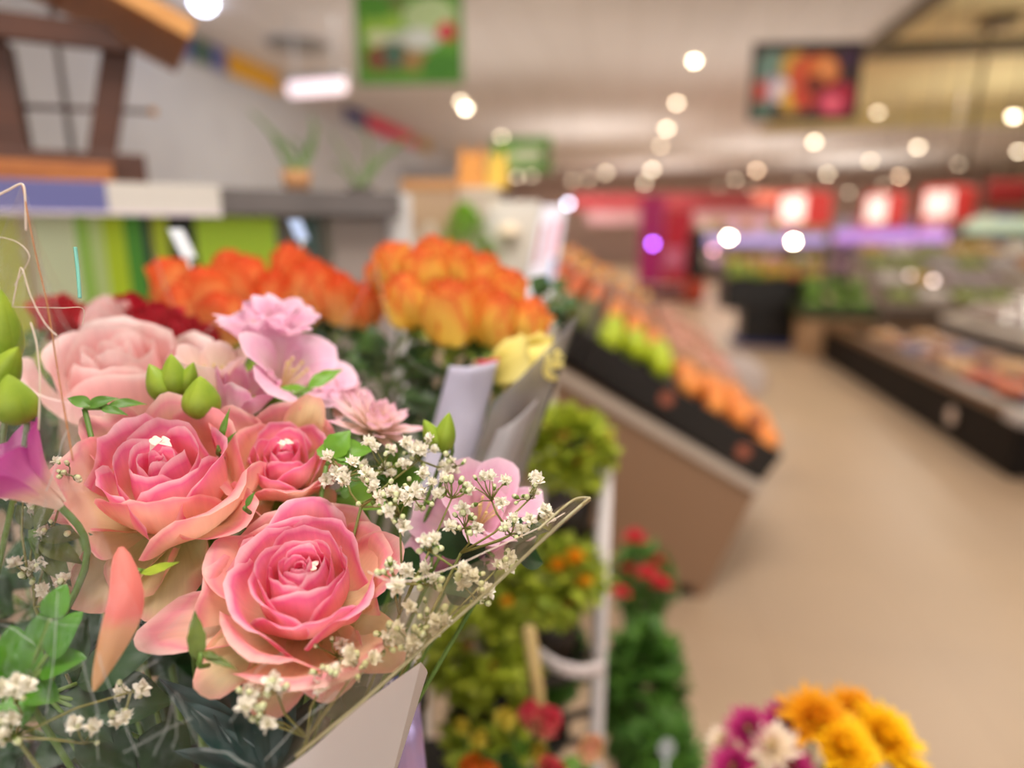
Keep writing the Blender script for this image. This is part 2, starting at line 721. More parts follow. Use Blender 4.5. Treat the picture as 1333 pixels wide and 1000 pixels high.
# pale centres (folded stamens) of the two half-open roses
for o, px, py, d, rr in ((r1, 206, 574, .350, .0058), (r3, 370, 576, .384, .004), (r2, 408, 738, .322, .0035)):
    mb = MB()
    c = loc(o, at(px, py, d))
    for k in range(5):
        dv = Vector((math.cos(k * 1.9), math.sin(k * 1.9), .5))
        put_leaf(mb, c - dv * rr * .2 + Vector((rr * .5 * math.cos(k * 4), rr * .4 * math.sin(k * 4), 0)), c + dv * rr * (.7 + .3 * (k % 2)), Vector((-dv.x, -dv.y, 1)), rr * .5, 6, 8, curl=.9, fold=.4, tipp=.7)
    mb.build('heart', mat('heart_white', '#F8E4D4', .5, trans=.3), o)
# guard petals that hang out of the big roses: each leans the way its tip points


def guard(o, px, py, d, R, H, reach, lift, wid, m, seed):
    rnd = random.Random(seed)
    q = loc(o, at(px, py, d))
    phi = math.atan2(q.y, q.x)
    sd = seed * 3.7

    def fn(u0, v):
        u = u0 * 2 - 1
        ve = v * (1 - .42 * abs(u) ** 1.7)
        c = bez((Vector((.1, 0)), Vector((.62, -.10)), Vector((.62 + .45 * (reach - .62), lift * .75)), Vector((reach, lift))), ve)
        rr = c.x + .10 * max(0, ve - .7) - .05 * abs(u) ** 2 * v
        z = c.y - .55 * max(0, ve - .75) ** 1.5 + .12 * u * u * v
        n1 = noise.noise(Vector((u * 1.5 + sd, v * 2.2, sd)))
        n2 = noise.noise(Vector((u * 2.6 - sd, v * 3.0, 4.0)))
        rr += .09 * n1 * v
        z += .13 * n2 * v
        ang = phi + u * wid * (.55 + .45 * math.sin(PI * min(1, .15 + v * .6)))
        return Vector((rr * R * math.cos(ang), rr * R * math.sin(ang), z * H))
    mb = MB(); mb.grid(fn, 16, 15)
    return mb.build('petal', m, o)


guard(r2, 180, 805, .312, .0465, .052, 1.70, .12, .45, P_OUT, 1)
guard(r2, 262, 850, .295, .0465, .052, 1.25, .10, .60, P_CREAM, 2)
guard(r2, 345, 880, .29, .0465, .052, 1.22, .06, .55, P_CREAM, 3)
guard(r2, 430, 870, .29, .0465, .052, 1.16, .14, .66, P_OUT, 4)
guard(r2, 505, 810, .30, .0465, .052, 1.30, .14, .52, P_CREAM, 5)
guard(r2, 262, 690, .33, .0465, .052, 1.12, .55, .70, P_OUT, 6)
guard(r2, 500, 690, .33, .0465, .052, 1.12, .55, .75, P_OUT, 7)
guard(r2, 400, 640, .35, .0465, .052, 1.10, .62, .80, P_MID, 8)
guard(r1, 90, 740, .325, .048, .062, 1.45, -.05, .62, P_CREAM, 11)
guard(r1, 175, 765, .315, .048, .062, 1.35, -.10, .75, P_CREAM, 12)
guard(r1, 135, 750, .32, .048, .062, 1.2, .0, .55, P_CREAM, 17)
guard(r1, 300, 660, .34, .048, .062, 1.30, .55, .70, P_OUT, 13)
guard(r1, 80, 640, .35, .048, .062, 1.22, .40, .70, P_OUT, 14)
guard(r1, 230, 520, .38, .048, .062, 1.1, .85, .8, P_OUT, 15)
guard(r1, 110, 530, .38, .048, .062, 1.2, .80, .6, P_OUT, 16)
guard(r3, 308, 540, .385, .033, .046, 1.45, .82, .62, P_OUT, 21)
guard(r3, 330, 660, .365, .033, .046, 1.30, .30, .75, P_OUT, 22)
guard(r3, 440, 650, .37, .033, .046, 1.32, .30, .55, P_CREAM, 23)
guard(r3, 400, 520, .40, .033, .046, 1.25, .9, .6, P_CREAM, 24)
guard(r3, 425, 590, .38, .033, .046, 1.1, .7, .7, P_OUT, 25)

# the long drooping salmon petal pressed against the film
o = thing('fallen_petal', at(160, 730, .30), 'long salmon and cream petal hanging point-down against the cellophane', 'petal')
loose_petal(o, [at(158, 712, .305), at(163, 770, .296), at(150, 830, .29), at(122, 900, .286)], .0074, petal_mat('petal_salmon', [(0, '#E88C80'), (.45, '#E47C74'), (.58, '#D8A078'), (1, '#CCA070')]), cup=.5, point=.9)

# ---- pale blooms behind
PALE = petal_mat('petal_pale_pink', [(0, '#F2E4CC'), (.35, '#F6DCD6'), (.7, '#F4CCD4'), (.93, '#E8A4C4'), (1, '#F6DCE4')], trans=.4)
PALE2 = petal_mat('petal_pale_rose', [(0, '#F6E4D2'), (.4, '#F8D8CE'), (.8, '#F6CACA'), (1, '#F8E2DE')], trans=.4)
LILY = petal_mat('petal_lilac_pink', [(0, '#F6EADC'), (.4, '#F6DADC'), (.82, '#EBB4D0'), (1, '#F4D0E2')], trans=.4)
WHITEP = petal_mat('petal_cream_white', [(0, '#E8DDB0'), (.5, '#F4E4CC'), (.9, '#F4D6CC'), (1, '#F4DCD8')], trans=.4)
rose('pale_rose', 150, 452, .46, .060, .066, (.93, .3, .15), 'large pale pink rose behind the film, furthest left of the blurred blooms', seed=21, n=16, mats=(PALE2, PALE2, PALE2), each=False, openness=.9, hz0=(.8, .35, -.32), spin=2.2)


def trumpet(name, px, py, d, L_, R_, ax, label, m, n=6, seed=0, group=None, cat='flower', flare=1.0, throat=None, ruff=.15):
    """funnel flower: broad petals that rise from a tube and flare"""
    rnd = random.Random(seed)
    axis = axis_of(*ax)
    o = thing(name, at(px, py, d) - axis * L_ * .7, label, cat, group, axis=axis, spin=rnd.uniform(0, 6))
    for i in range(n):
        a = 2 * PI * i / n + rnd.uniform(-.1, .1)
        inner = i % 2
        ww = (.9 if n <= 6 else .7) * (1 - .15 * inner)
        fl = flare * rnd.uniform(.85, 1.15)
        sd = rnd.random() * 30

        def fn(u0, v):
            u = u0 * 2 - 1
            ve = v * (1 - .22 * abs(u) ** 2.2)
            r = R_ * (.10 + .55 * ve + .45 * fl * max(0, ve - .45) ** 1.3 * 2)
            z = L_ * (ve - .35 * fl * max(0, ve - .6) ** 2 * 2.2)
            w = ww * (.55 + .45 * math.sin(PI * min(1, v * .75)))
            r *= 1 + (.12 if inner else 0) - .10 * u * u + ruff * v * noise.noise(Vector((u * 2.4 + sd, v * 3, sd)))
            an = a + u * w
            return Vector((r * math.cos(an), r * math.sin(an), z + ruff * .1 * L_ * noise.noise(Vector((u * 3, v * 2, sd + 7)))))
        mb = MB(); mb.grid(fn, 10, 9); mb.build('petal', m, o)
    st = MB()
    for i in range(6):
        a = i * PI / 3
        st.tube([(0, 0, L_ * .1), (R_ * .1 * math.cos(a), R_ * .1 * math.sin(a), L_ * .5), (R_ * .2 * math.cos(a), R_ * .2 * math.sin(a), L_ * .72)], R_ * .015, 5)
        st.blob((R_ * .2 * math.cos(a), R_ * .2 * math.sin(a), L_ * .74), (R_ * .03, R_ * .03, R_ * .05), 6, 5)
    st.build('stamens', mat('stamen', '#D9C27A', .6), o)
    b = o.location
    BE = LOWL if px < 60 else BASE
    stem_part(o, [b + axis * L_ * .05, b - axis * .02 + (BE - b) * .08, lerp(b, BE, .5), BE], .0017, GREEN)
    return o


trumpet('freesia', 335, 425, .47, .052, .027, (.97, .15, -.05), 'tallest lilac-pink bloom, ruffled, standing in front of the orange roses', LILY, 6, 4, ruff=.45, flare=.8)
trumpet('freesia', 366, 418, .475, .046, .025, (.9, .2, .35), 'ruffled pink bloom touching the tallest lilac-pink one on its right', LILY, 6, 6, ruff=.4, flare=.9)
trumpet('freesia', 385, 480, .455, .055, .036, (.75, .25, .6), 'wide pale pink bloom opening to the right below the tallest lilac-pink one', LILY, 6, 5, flare=1.2)
trumpet('freesia', 276, 484, .44, .050, .033, (.95, .15, .1), 'cream-white closed bloom above the lime green buds', WHITEP, 6, 7, flare=.1)
trumpet('freesia', 318, 518, .43, .060, .028, (.85, .1, .4), 'slender pale lilac bud-like bloom right of the lime green buds', PALE, 6, 9, flare=.15)
trumpet('alstroemeria', 636, 660, .39, .045, .032, (.75, .45, .3), 'pale pink bloom among white specks near the right tip of the wrap', LILY, 6, 13, flare=.8)
trumpet('alstroemeria', 600, 690, .40, .04, .032, (.45, .6, -.2), 'pale lilac bloom half hidden by tiny white flowers right of the front rose', LILY, 6, 14, flare=1.0)
trumpet('alstroemeria', 12, 610, .30, .040, .026, (.75, .3, -.5), 'magenta-edged bloom cut off by the left frame edge', petal_mat('petal_magenta', [(0, '#F0DCC8'), (.35, '#F0C8B8'), (.6, '#D878B8'), (1, '#C850A8')]), 6, 15, flare=.6)


def mum(name, px, py, d, R, ax, label, m, n=46, seed=0, group=None, stem_to=None, cone=.55, core=None, cat='flower', wide=.16):
    """many narrow ray petals in rings round a small heart"""
    rnd = random.Random(seed)
    axis = axis_of(*ax)
    o = thing(name, at(px, py, d), label, cat, group, axis=axis, spin=rnd.uniform(0, 6))
    mb = MB()
    for i in range(n):
        t = i / (n - 1)
        a = i * 2.39996
        el = lerp(1.35, .05 - .2 * (1 - cone), t ** .75) * (1 if cone < .8 else 1)
        L_ = R * lerp(.38, 1.0, t) * rnd.uniform(.88, 1.08)
        dr = Vector((math.cos(a) * math.cos(el), math.sin(a) * math.cos(el), math.sin(el)))
        bs = Vector((math.cos(a), math.sin(a), 0)) * R * .10 + Vector((0, 0, -.12 * R * t))
        put_leaf(mb, bs, bs + dr * L_, Vector((0, 0, 1)) - dr * .2, R * wide, 3, 6, curl=-.22, fold=.5, tipp=.6)
    mb.build('ray_petals', m, o)
    c = MB(); c.blob((0, 0, R * .04), (R * .17, R * .17, R * .12), 10, 6, seed, .2); c.build('heart', core or mat('mum_heart', '#D8C86A', .6), o)
    k = MB(); k.lathe([(R * .06, -.42 * R), (R * .2, -.3 * R), (R * .26, -.12 * R)], 10); k.build('calyx', CALYX, o)
    if stem_to is not None:
        b = o.location
        stem_part(o, [b - axis * R * .3, b - axis * R * .9 + (stem_to - b) * .08, lerp(b, stem_to, .5), stem_to], R * .055, GREEN)
    return o


MUMP = petal_mat('petal_mum_pink', [(0, '#F2E2C4'), (.5, '#F0D4CC'), (1, '#E8B4CC')], trans=.35)
mum('chrysanthemum', 488, 556, .43, .034, (.9, .1, .42), 'pale pink chrysanthemum with spiky petals right of the small rose', MUMP, 44, 5, stem_to=BASE)
mum('chrysanthemum', 446, 524, .47, .030, (.85, .1, .5), 'blurred lilac-white chrysanthemum behind the spiky pale pink one', MUMP, 44, 6, stem_to=BASE)

# ---- lime buds, sprigs, leaves


def bud(px, py, d, L_, R_, ax, label, m=BUDG, name='flower_bud', group='lime green buds'):
    axis = axis_of(*ax)
    o = thing(name, at(px, py, d) - axis * L_ * .5, label, 'bud', group, axis=axis)
    for k in range(4):
        a = k * PI / 2 + .4
        mb = MB()

        def fn(u0, v):
            u = u0 * 2 - 1
            r = R_ * (math.sin(PI * min(1, .12 + .88 * v ** .85)) ** .8) * (1.12 - .3 * v) * (1 + .14 * (1 - u * u)) + .0002
            an = a + u * .95
            return Vector((r * math.cos(an), r * math.sin(an), L_ * v))
        mb.grid(fn, 8, 10); mb.build('bud_scale', m, o)
    b = o.location
    BE = LOWL if px < 60 else BASE
    stem_part(o, [b + axis * L_ * .03, b - axis * .012, lerp(b, BE, .4), BE], .0013, GREEN)
    return o


bud(206, 497, .40, .024, .0068, (.95, .1, -.3), 'darker lime bud, left one of the cluster above the large left rose')
bud(226, 488, .402, .027, .0070, (.98, .1, .05), 'slim upright lime bud in the middle of the cluster above the large left rose')
bud(246, 492, .405, .022, .0050, (.9, .1, .4), 'narrow lime bud leaning right in the cluster above the large left rose')
bud(262, 516, .392, .027, .0095, (.95, .2, .15), 'fat round yellow-green bud beside the narrow lime buds')
bud(6, 425, .31, .036, .0062, (.95, .1, .15), 'bright green bud at the left edge, uppermost of three')
bud(6, 482, .305, .030, .0066, (.7, .1, .6), 'bright green bud at the left edge, middle of three')
bud(18, 518, .30, .024, .0080, (.95, .2, .1), 'yellow-green bud at the left edge, lowest of three')
bud(562, 566, .40, .022, .0052, (.9, .1, -.4), 'small lime bud pointing up-left above the tiny white flowers')
bud(580, 562, .40, .026, .0058, (.95, .1, .2), 'small lime bud pointing up above the tiny white flowers')


def sprig(base, tips, label, m=LEAF, wd=.004, name='leaf_sprig', nrm=None, serr=0, group=None, curl=.2, srad=.0011, fold=.25, tipp=1.0, root=True):
    """stalk with individual leaves"""
    b = at(*base)
    o = thing(name, b, label, 'leaf sprig', group)
    pts = [at(*t[:3]) for t in tips]
    mb = MB()
    mid = [loc(o, lerp(b, p, .0)) for p in pts[:1]]
    for t in tips:
        s = at(*t[3]) if len(t) > 3 else b
        l = MB()
        w = t[4] if len(t) > 4 else wd
        put_leaf(l, loc(o, s), loc(o, at(*t[:3])), (CAM - b).normalized() * .8 + WUP * .6, w, 6, 12, curl=curl, serr=serr, fold=fold, wav=.03, tipp=tipp)
        l.build('leaf', m, o)
    st = MB()
    anchors = []
    for t in tips:
        s = at(*t[3]) if len(t) > 3 else b
        if not any((s - q).length < 1e-6 for q in anchors):
            anchors.append(s)
    for s in anchors:
        if (s - b).length > 1e-5:
            st.tube([loc(o, b), loc(o, s)], srad, 6)
    if root:
        st.tube([Vector((0, 0, 0)), loc(o, lerp(b, BASE, .35)), loc(o, BASE)], srad * 1.3, 6)
    else:
        st.tube([Vector((0, 0, 0)), loc(o, b + (BASE - b).normalized() * .006 - TOW * .008)], srad, 6)
    st.build('stalk', GREEN, o)
    return o


sprig((110, 532, .37), [(84, 510, .368, (118, 530, .37), .0045), (150, 512, .372, (112, 530, .37), .004), (190, 518, .378, (140, 528, .373), .0035), (165, 534, .37, (130, 532, .371), .003)], 'dark green curled leaves peeping over the top of the large left rose', LEAF, curl=.35)
sprig((330, 540, .425), [(372, 506, .43, (340, 532, .426), .006), (410, 500, .432, (355, 520, .427), .0075), (448, 474, .44, (400, 505, .43), .006), (350, 545, .42, (335, 538, .425), .004), (330, 512, .43, (333, 532, .425), .0035)], 'serrated green leaf spray behind the small pink rose', LEAFB, serr=9)
sprig((425, 606, .385), [(452, 556, .385, (430, 595, .385), .010), (488, 574, .388, (432, 594, .385), .009), (420, 570, .39, (428, 598, .385), .007), (470, 592, .383, (436, 598, .385), .006)], 'fresh green scalloped leaf cluster right of the small pink rose', LEAFB, serr=7, curl=.4)
sprig((283, 590, .375), [(297, 530, .372, (285, 580, .375), .0022), (306, 560, .374, (288, 585, .375), .0015)], 'thin pointed green blade standing between the two back roses', LEAF, root=False)
sprig((318, 662, .33), [(330, 640, .328, (320, 660, .33), .0018)], 'tiny green tip showing between the left and front roses', LEAF, root=False)
sprig((260, 868, .292), [(253, 792, .297, (258, 862, .293), .0046), (310, 868, .288, (262, 852, .293), .0022), (288, 856, .290, (262, 850, .293), .002)], 'small serrated dark leaf standing on the front rose guard petals', mat('leaf_olive', '#4F5E22', .5, trans=.2, hex2='#6B7A30', scale=60), serr=8, root=False)
sprig((180, 742, .315), [(238, 738, .315, (182, 746, .315), .003)], 'curved yellow-green leaf strip under the large left rose', BUDG, curl=-.25, root=False)
# the blue-green blades that fan out under the roses
FAN = (352, 1010, .305)
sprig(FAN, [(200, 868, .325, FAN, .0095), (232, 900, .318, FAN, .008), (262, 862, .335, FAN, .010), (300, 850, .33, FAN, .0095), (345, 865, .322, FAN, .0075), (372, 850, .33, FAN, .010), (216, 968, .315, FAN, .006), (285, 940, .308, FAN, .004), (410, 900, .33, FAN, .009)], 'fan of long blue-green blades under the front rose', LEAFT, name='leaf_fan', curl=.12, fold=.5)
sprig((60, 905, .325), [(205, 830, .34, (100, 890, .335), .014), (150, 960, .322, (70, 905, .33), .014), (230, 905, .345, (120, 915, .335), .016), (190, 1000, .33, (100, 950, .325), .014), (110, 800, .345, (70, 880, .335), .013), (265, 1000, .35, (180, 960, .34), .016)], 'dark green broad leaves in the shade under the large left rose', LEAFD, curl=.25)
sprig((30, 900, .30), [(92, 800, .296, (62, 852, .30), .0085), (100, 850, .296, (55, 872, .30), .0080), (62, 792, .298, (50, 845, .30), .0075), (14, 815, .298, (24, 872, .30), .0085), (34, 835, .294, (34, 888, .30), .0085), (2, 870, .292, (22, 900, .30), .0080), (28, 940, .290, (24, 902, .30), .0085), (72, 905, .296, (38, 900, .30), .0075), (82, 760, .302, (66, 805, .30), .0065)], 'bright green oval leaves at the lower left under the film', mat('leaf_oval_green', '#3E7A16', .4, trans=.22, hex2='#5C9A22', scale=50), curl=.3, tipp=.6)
sprig((40, 700, .335), [(75, 640, .34, (45, 690, .335), .004), (120, 690, .34, (50, 700, .335), .006), (20, 650, .34, (40, 690, .335), .004), (95, 760, .33, (48, 712, .335), .006), (60, 620, .345, (48, 690, .335), .003), (110, 730, .335, (50, 706, .335), .006)], 'olive leaf sprig at the left below the magenta-edged bloom', mat('leaf_olive', '#4F5E22', .5), curl=.2)
# foliage mass deep inside the bouquet
rnd = random.Random(77)
for j, (px, py, d, lb) in enumerate(((420, 640, .40, 'deep green leaves behind the small rose'), (560, 740, .375, 'deep green leaves behind the tiny white flowers on the right'), (300, 700, .38, 'shaded leaves between the three pink roses'), (450, 880, .345, 'dark leaves below the front rose on its right'), (500, 640, .43, 'shaded leaves under the spiky pale pink chrysanthemum'), (90, 640, .40, 'shaded leaves left of the large left rose'), (250, 560, .44, 'shaded leaves behind the lime bud cluster'), (650, 720, .375, 'green leaves inside the right tip of the wrap'))):
    tips = []
    for k in range(9):
        a = rnd.uniform(0, 2 * PI)
        rr = rnd.uniform(40, 85)
        tips.append((px + rr * math.cos(a), py + rr * .8 * math.sin(a), d + rnd.uniform(-.02, .02), (px + .3 * rr * math.cos(a), py + .25 * rr * math.sin(a), d + .01), rnd.uniform(.008, .013)))
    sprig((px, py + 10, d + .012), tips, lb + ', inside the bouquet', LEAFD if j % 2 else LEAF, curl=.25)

# ---- baby's breath
GW = petal_mat('gyp_white', [(0, '#EAE6C4'), (.5, '#FBF6E6'), (1, '#FFFBF0')], trans=.35, vein=.02)
GB = mat('gyp_bud', '#C3CC8A', .5, trans=.2, hex2='#E8E6C4', scale=300)
GS = mat('gyp_stalk', '#8A8448', .5, hex2='#6E7434', scale=80)
gyp_m, gbud_m = [], []
for v in range(4):
    rnd = random.Random(40 + v)
    mb = MB()
    Rg = .0036
    for i in range(20):
        t = i / 19
        a = i * 2.4
        el = lerp(1.35, -.1, t) + rnd.uniform(-.2, .2)
        dr = Vector((math.cos(a) * math.cos(el), math.sin(a) * math.cos(el), math.sin(el)))
        put_leaf(mb, dr * .0004, dr * Rg * rnd.uniform(.8, 1.1), Vector((rnd.uniform(-1, 1), rnd.uniform(-1, 1), 1)), Rg * .34, 4, 4, curl=rnd.uniform(-.5, .6), fold=rnd.uniform(-.4, .6), tipp=.45, wav=.2, seed=i)
    gyp_m.append(mb.mesh('floret', GW))
for v in range(2):
    mb = MB(); mb.blob((0, 0, 0), (.0013, .0013, .0016), 8, 6, v, .15); mb.m = 1
    mb.lathe([(.0004, -.0026), (.0011, -.0016), (.0012, -.0004)], 8); mb.m = 0
    gbud_m.append(mb.mesh('bud', [GB, CALYX]))


def gyp(base, nodes, label, seed):
    """nodes: (px, py, d, spread px, florets, buds) hung on forking thread-like stalks"""
    rnd = random.Random(seed)
    b = at(*base)
    o = thing('gypsophila_spray', b, label, 'flower spray', "sprays of baby's breath")
    st = MB()
    st.tube([loc(o, b), loc(o, lerp(b, BASE, .3)), loc(o, BASE)], .0009, 5)
    prev = []
    for (px, py, d, sp, nf, nb) in nodes:
        nd = at(px, py + sp * .35, d + .004)
        hub = b if not prev or rnd.random() < .6 else min(prev, key=lambda q: (q - nd).length)
        mid = lerp(hub, nd, .5) + Vector((rnd.uniform(-1, 1), rnd.uniform(-1, 1), rnd.uniform(-1, 1))) * .003
        st.tube([loc(o, hub), loc(o, mid), loc(o, nd)], [.0007, .0006, .0005], 5)
        prev.append(nd)
        for k in range(nf + nb):
            a = rnd.uniform(0, 2 * PI)
            rr = sp * math.sqrt(rnd.uniform(.05, 1))
            tip = at(px + rr * math.cos(a), py + rr * math.sin(a) * .85, d + rnd.uniform(-.008, .008))
            fork = lerp(nd, tip, .45) + Vector((rnd.uniform(-1, 1), rnd.uniform(-1, 1), rnd.uniform(-1, 1))) * .0015
            st.tube([loc(o, nd), loc(o, fork), loc(o, tip)], [.0004, .00034, .0003], 4)
            if k < nf:
                f = link('floret', gyp_m[rnd.randrange(4)], o)
                ax = ((CAM - tip).normalized() * .7 + WUP * .6 + Vector((rnd.uniform(-.7, .7), rnd.uniform(-.7, .7), rnd.uniform(-.3, .7)))).normalized()
                s = rnd.uniform(1.1, 1.5)
            else:
                f = link('bud', gbud_m[rnd.randrange(2)], o)
                ax = (tip - fork).normalized()
                s = rnd.uniform(.8, 1.3)
            f.location = loc(o, tip)
            f.rotation_mode = 'QUATERNION'
            f.rotation_quaternion = Vector((0, 0, 1)).rotation_difference(ax)
            f.scale = (s, s, s)
    st.build('stalks', GS, o)


gyp((520, 800, .335), [(515, 750, .315, 26, 5, 6), (560, 712, .318, 16, 2, 6), (520, 660, .325, 32, 4, 10), (610, 745, .322, 22, 4, 5), (560, 755, .32, 20, 2, 8), (588, 640, .33, 26, 3, 9)], "baby's breath spray right beside the front rose", 1)
gyp((600, 720, .35), [(605, 680, .335, 20, 3, 9), (665, 690, .338, 18, 3, 5), (700, 672, .342, 16, 3, 4), (640, 640, .35, 34, 4, 8), (690, 640, .352, 26, 3, 7)], "baby's breath spray reaching the right tip of the wrap", 2)
gyp((470, 660, .36), [(450, 610, .365, 34, 8, 5), (500, 600, .372, 34, 9, 6), (545, 590, .38, 26, 6, 4), (490, 640, .35, 30, 5, 8), (540, 640, .36, 30, 6, 6), (595, 600, .385, 20, 4, 4)], "dense baby's breath between the small rose and the lime buds", 3)
gyp((400, 960, .30), [(322, 905, .288, 20, 3, 4), (360, 895, .286, 16, 2, 5), (420, 885, .292, 20, 2, 6), (345, 930, .284, 18, 1, 5), (465, 865, .300, 22, 3, 8), (440, 845, .31, 30, 3, 6), (500, 830, .31, 26, 4, 6)], "baby's breath hanging under the front rose", 4)
gyp((45, 790, .33), [(36, 740, .325, 22, 3, 3), (80, 770, .328, 26, 3, 5), (30, 640, .335, 26, 3, 6), (48, 660, .34, 20, 3, 5), (70, 690, .34, 20, 3, 4), (90, 610, .345, 22, 1, 8)], "blurred baby's breath under the magenta-edged bloom at the left", 5)
gyp((20, 960, .29), [(18, 900, .285, 22, 4, 2), (15, 950, .282, 24, 4, 3), (170, 895, .31, 18, 2, 3), (150, 930, .30, 16, 2, 2), (110, 960, .30, 24, 2, 2)], "baby's breath in the lower left corner under the film", 6)
gyp((560, 830, .32), [(560, 800, .312, 30, 4, 8), (530, 835, .306, 26, 4, 6), (620, 775, .325, 26, 3, 6), (650, 730, .335, 22, 3, 5)], "baby's breath pressed against the crease on the right side of the wrap", 7)


# ---- the wrap
def polyline(pts, t):
    n = len(pts) - 1
    x = min(max(t, 0), 1) * n
    k = min(n - 1, int(x))
    f = x - k
    a, b, c, d = pts[max(k - 1, 0)], pts[k], pts[k + 1], pts[min(k + 2, n)]
    return .5 * ((2 * b) + (c - a) * f + (2 * a - 5 * b + 4 * c - d) * f * f + (3 * b - a - 3 * c + d) * f ** 3)


def sheet(o, name, top, bot, m, nu=70, nv=26, amp=.0022, freq=38, seed=0, bulge=0.0, crease=0.0, solid=0):
    T = [at(*p) for p in top]
    B = [at(*p) for p in bot]

    def fn(u, v):
        a, b = polyline(T, u), polyline(B, u)
        p = lerp(a, b, v)
        tow = (CAM - p).normalized()
        w = noise.noise(p * freq + Vector((seed, 0, 0))) + .5 * noise.noise(p * freq * 2.3 + Vector((seed, 5, 0)))
        c = abs(math.sin(u * 40 + 6 * noise.noise(p * 12))) ** 6
        return loc(o, p + tow * (w * amp * (.25 + .75 * math.sin(PI * min(1, v + .1))) + bulge * math.sin(PI * v) + crease * c * math.sin(PI * min(1, v * .8 + .15))))
    mb = MB(); mb.grid(fn, nu, nv)
    return mb.build(name, m, o, solid=solid)


wrap = thing('cellophane_wrap', BASE, 'clear crinkled cellophane cone wrapped around the pink rose bouquet', 'wrapping')
front = [(28, 240, .325), (34, 330, .318), (60, 470, .308), (96, 600, .300), (150, 730, .288), (215, 850, .278), (300, 905, .272), (400, 878, .276), (505, 815, .286), (610, 748, .300), (700, 690, .318), (768, 648, .338)]
fbot = [(-160, 700, .33), (-150, 900, .32), (-120, 1060, .30), (-40, 1150, .285), (60, 1180, .275), (150, 1190, .27), (240, 1180, .27), (310, 1090, .275), (385, 985, .284), (510, 880, .298), (640, 765, .316), (769, 651, .339)]
sheet(wrap, 'front_sheet', front, fbot, FILM, crease=.0035, seed=2)
back = [(28, 240, .325), (60, 330, .40), (105, 392, .47), (200, 400, .52), (330, 385, .54), (450, 430, .53), (560, 520, .49), (650, 575, .45), (720, 618, .40), (768, 648, .338)]
bbot = [(-160, 700, .33), (-100, 1000, .38), (0, 1150, .42), (100, 1200, .44), (200, 1230, .45), (300, 1230, .44), (400, 1180, .42), (500, 900, .39), (640, 770, .36), (769, 651, .339)]
sheet(wrap, 'back_sheet', back, bbot, FILMB, amp=.004, seed=9)
# standing corner fold on the left: two folded flaps and the sealed rim threads
sheet(wrap, 'corner_flap', [(-20, 262, .315), (28, 240, .318), (46, 300, .312)], [(0, 640, .305), (52, 640, .302), (118, 640, .298)], film_mat('clear_cellophane_flap', milk=.05, gloss=.22, wr=30), nu=14, nv=30, amp=.004, seed=4, crease=.003)
ED = mat('film_edge', '#E8D8C8', .2, spec=.8, trans=.3)


def rim(pts, r, m=ED, name='fold_and_highlight_edge'):
    P = [loc(wrap, at(*p)) for p in pts]
    mb = MB(); mb.tube([polyline(P, i / 40) for i in range(41)], r, 6); mb.build(name, m, wrap)


rim([(-10, 258, .314), (10, 248, .315), (29, 240, .316), (33, 262, .315), (34, 300, .314)], .00055)
rim([(29, 240, .316), (44, 320, .312), (62, 400, .309), (78, 500, .305), (95, 600, .30)], .00035, mat('film_edge_amber', '#C88E5C', .3, trans=.4))
rim([(-5, 308, .31), (22, 315, .309), (38, 332, .308), (32, 350, .308), (18, 372, .308)], .0002)
rim([(16, 400, .308), (24, 360, .308), (29, 350, .308), (40, 385, .306), (58, 420, .306), (75, 438, .306)], .00028)
rim([(98, 322, .335), (100, 340, .335), (102, 360, .334), (104, 388, .333)], .0009, mat('film_highlight_teal', '#8FD8C8', .15, spec=.9, trans=.3))  # film highlight drawn as a teal thread
rim([(5, 400, .31), (40, 400, .315), (80, 401, .325), (108, 402, .333), (107, 425, .333)], .0002)
rim([(40, 420, .305), (48, 450, .304), (52, 500, .302), (50, 560, .30)], .0004)
rim([(478, 744, .297), (520, 758, .299), (580, 742, .304), (640, 715, .312), (700, 688, .32), (735, 668, .328)], .00028)
rim([(768, 648, .338), (720, 690, .326), (640, 765, .316), (560, 835, .305), (470, 915, .292), (385, 985, .283)], .0009, mat('film_edge_olive', '#B7AE88', .25, trans=.3))
rim([(768, 648, .338), (745, 652, .333), (700, 690, .319)], .0007, mat('film_edge_olive', '#B7AE88', .25))
# crumpled ridges, lower left of the front sheet; pale colour puts in their highlights
rnd = random.Random(19)
GL = mat('film_ridge_highlight', '#D8DCD8', .12, spec=.9, trans=.45)
for (x0, y0, x1, y1, d) in ((75, 770, 60, 930, .282), (108, 860, 128, 990, .277), (128, 850, 180, 985, .276), (150, 905, 205, 860, .275), (205, 830, 240, 800, .276), (200, 985, 226, 905, .273), (222, 905, 224, 975, .273), (228, 900, 262, 975, .272), (262, 975, 330, 1000, .271), (300, 940, 340, 900, .272), (40, 800, 110, 815, .284), (-5, 812, 45, 838, .286), (60, 650, 48, 720, .292), (88, 560, 60, 640, .297), (120, 640, 150, 610, .294), (330, 880, 370, 850, .274), (345, 990, 440, 900, .276), (160, 980, 250, 935, .274)):
    mx, my = (x0 + x1) / 2 + rnd.uniform(-8, 8), (y0 + y1) / 2 + rnd.uniform(-8, 8)
    rim([(x0, y0, d), (lerp(x0, mx, .5) + rnd.uniform(-3, 3), lerp(y0, my, .5), d), (mx, my, d), (lerp(mx, x1, .5) + rnd.uniform(-3, 3), lerp(my, y1, .5), d), (x1, y1, d)], rnd.uniform(.00007, .0002), GL, 'crumple_ridge')
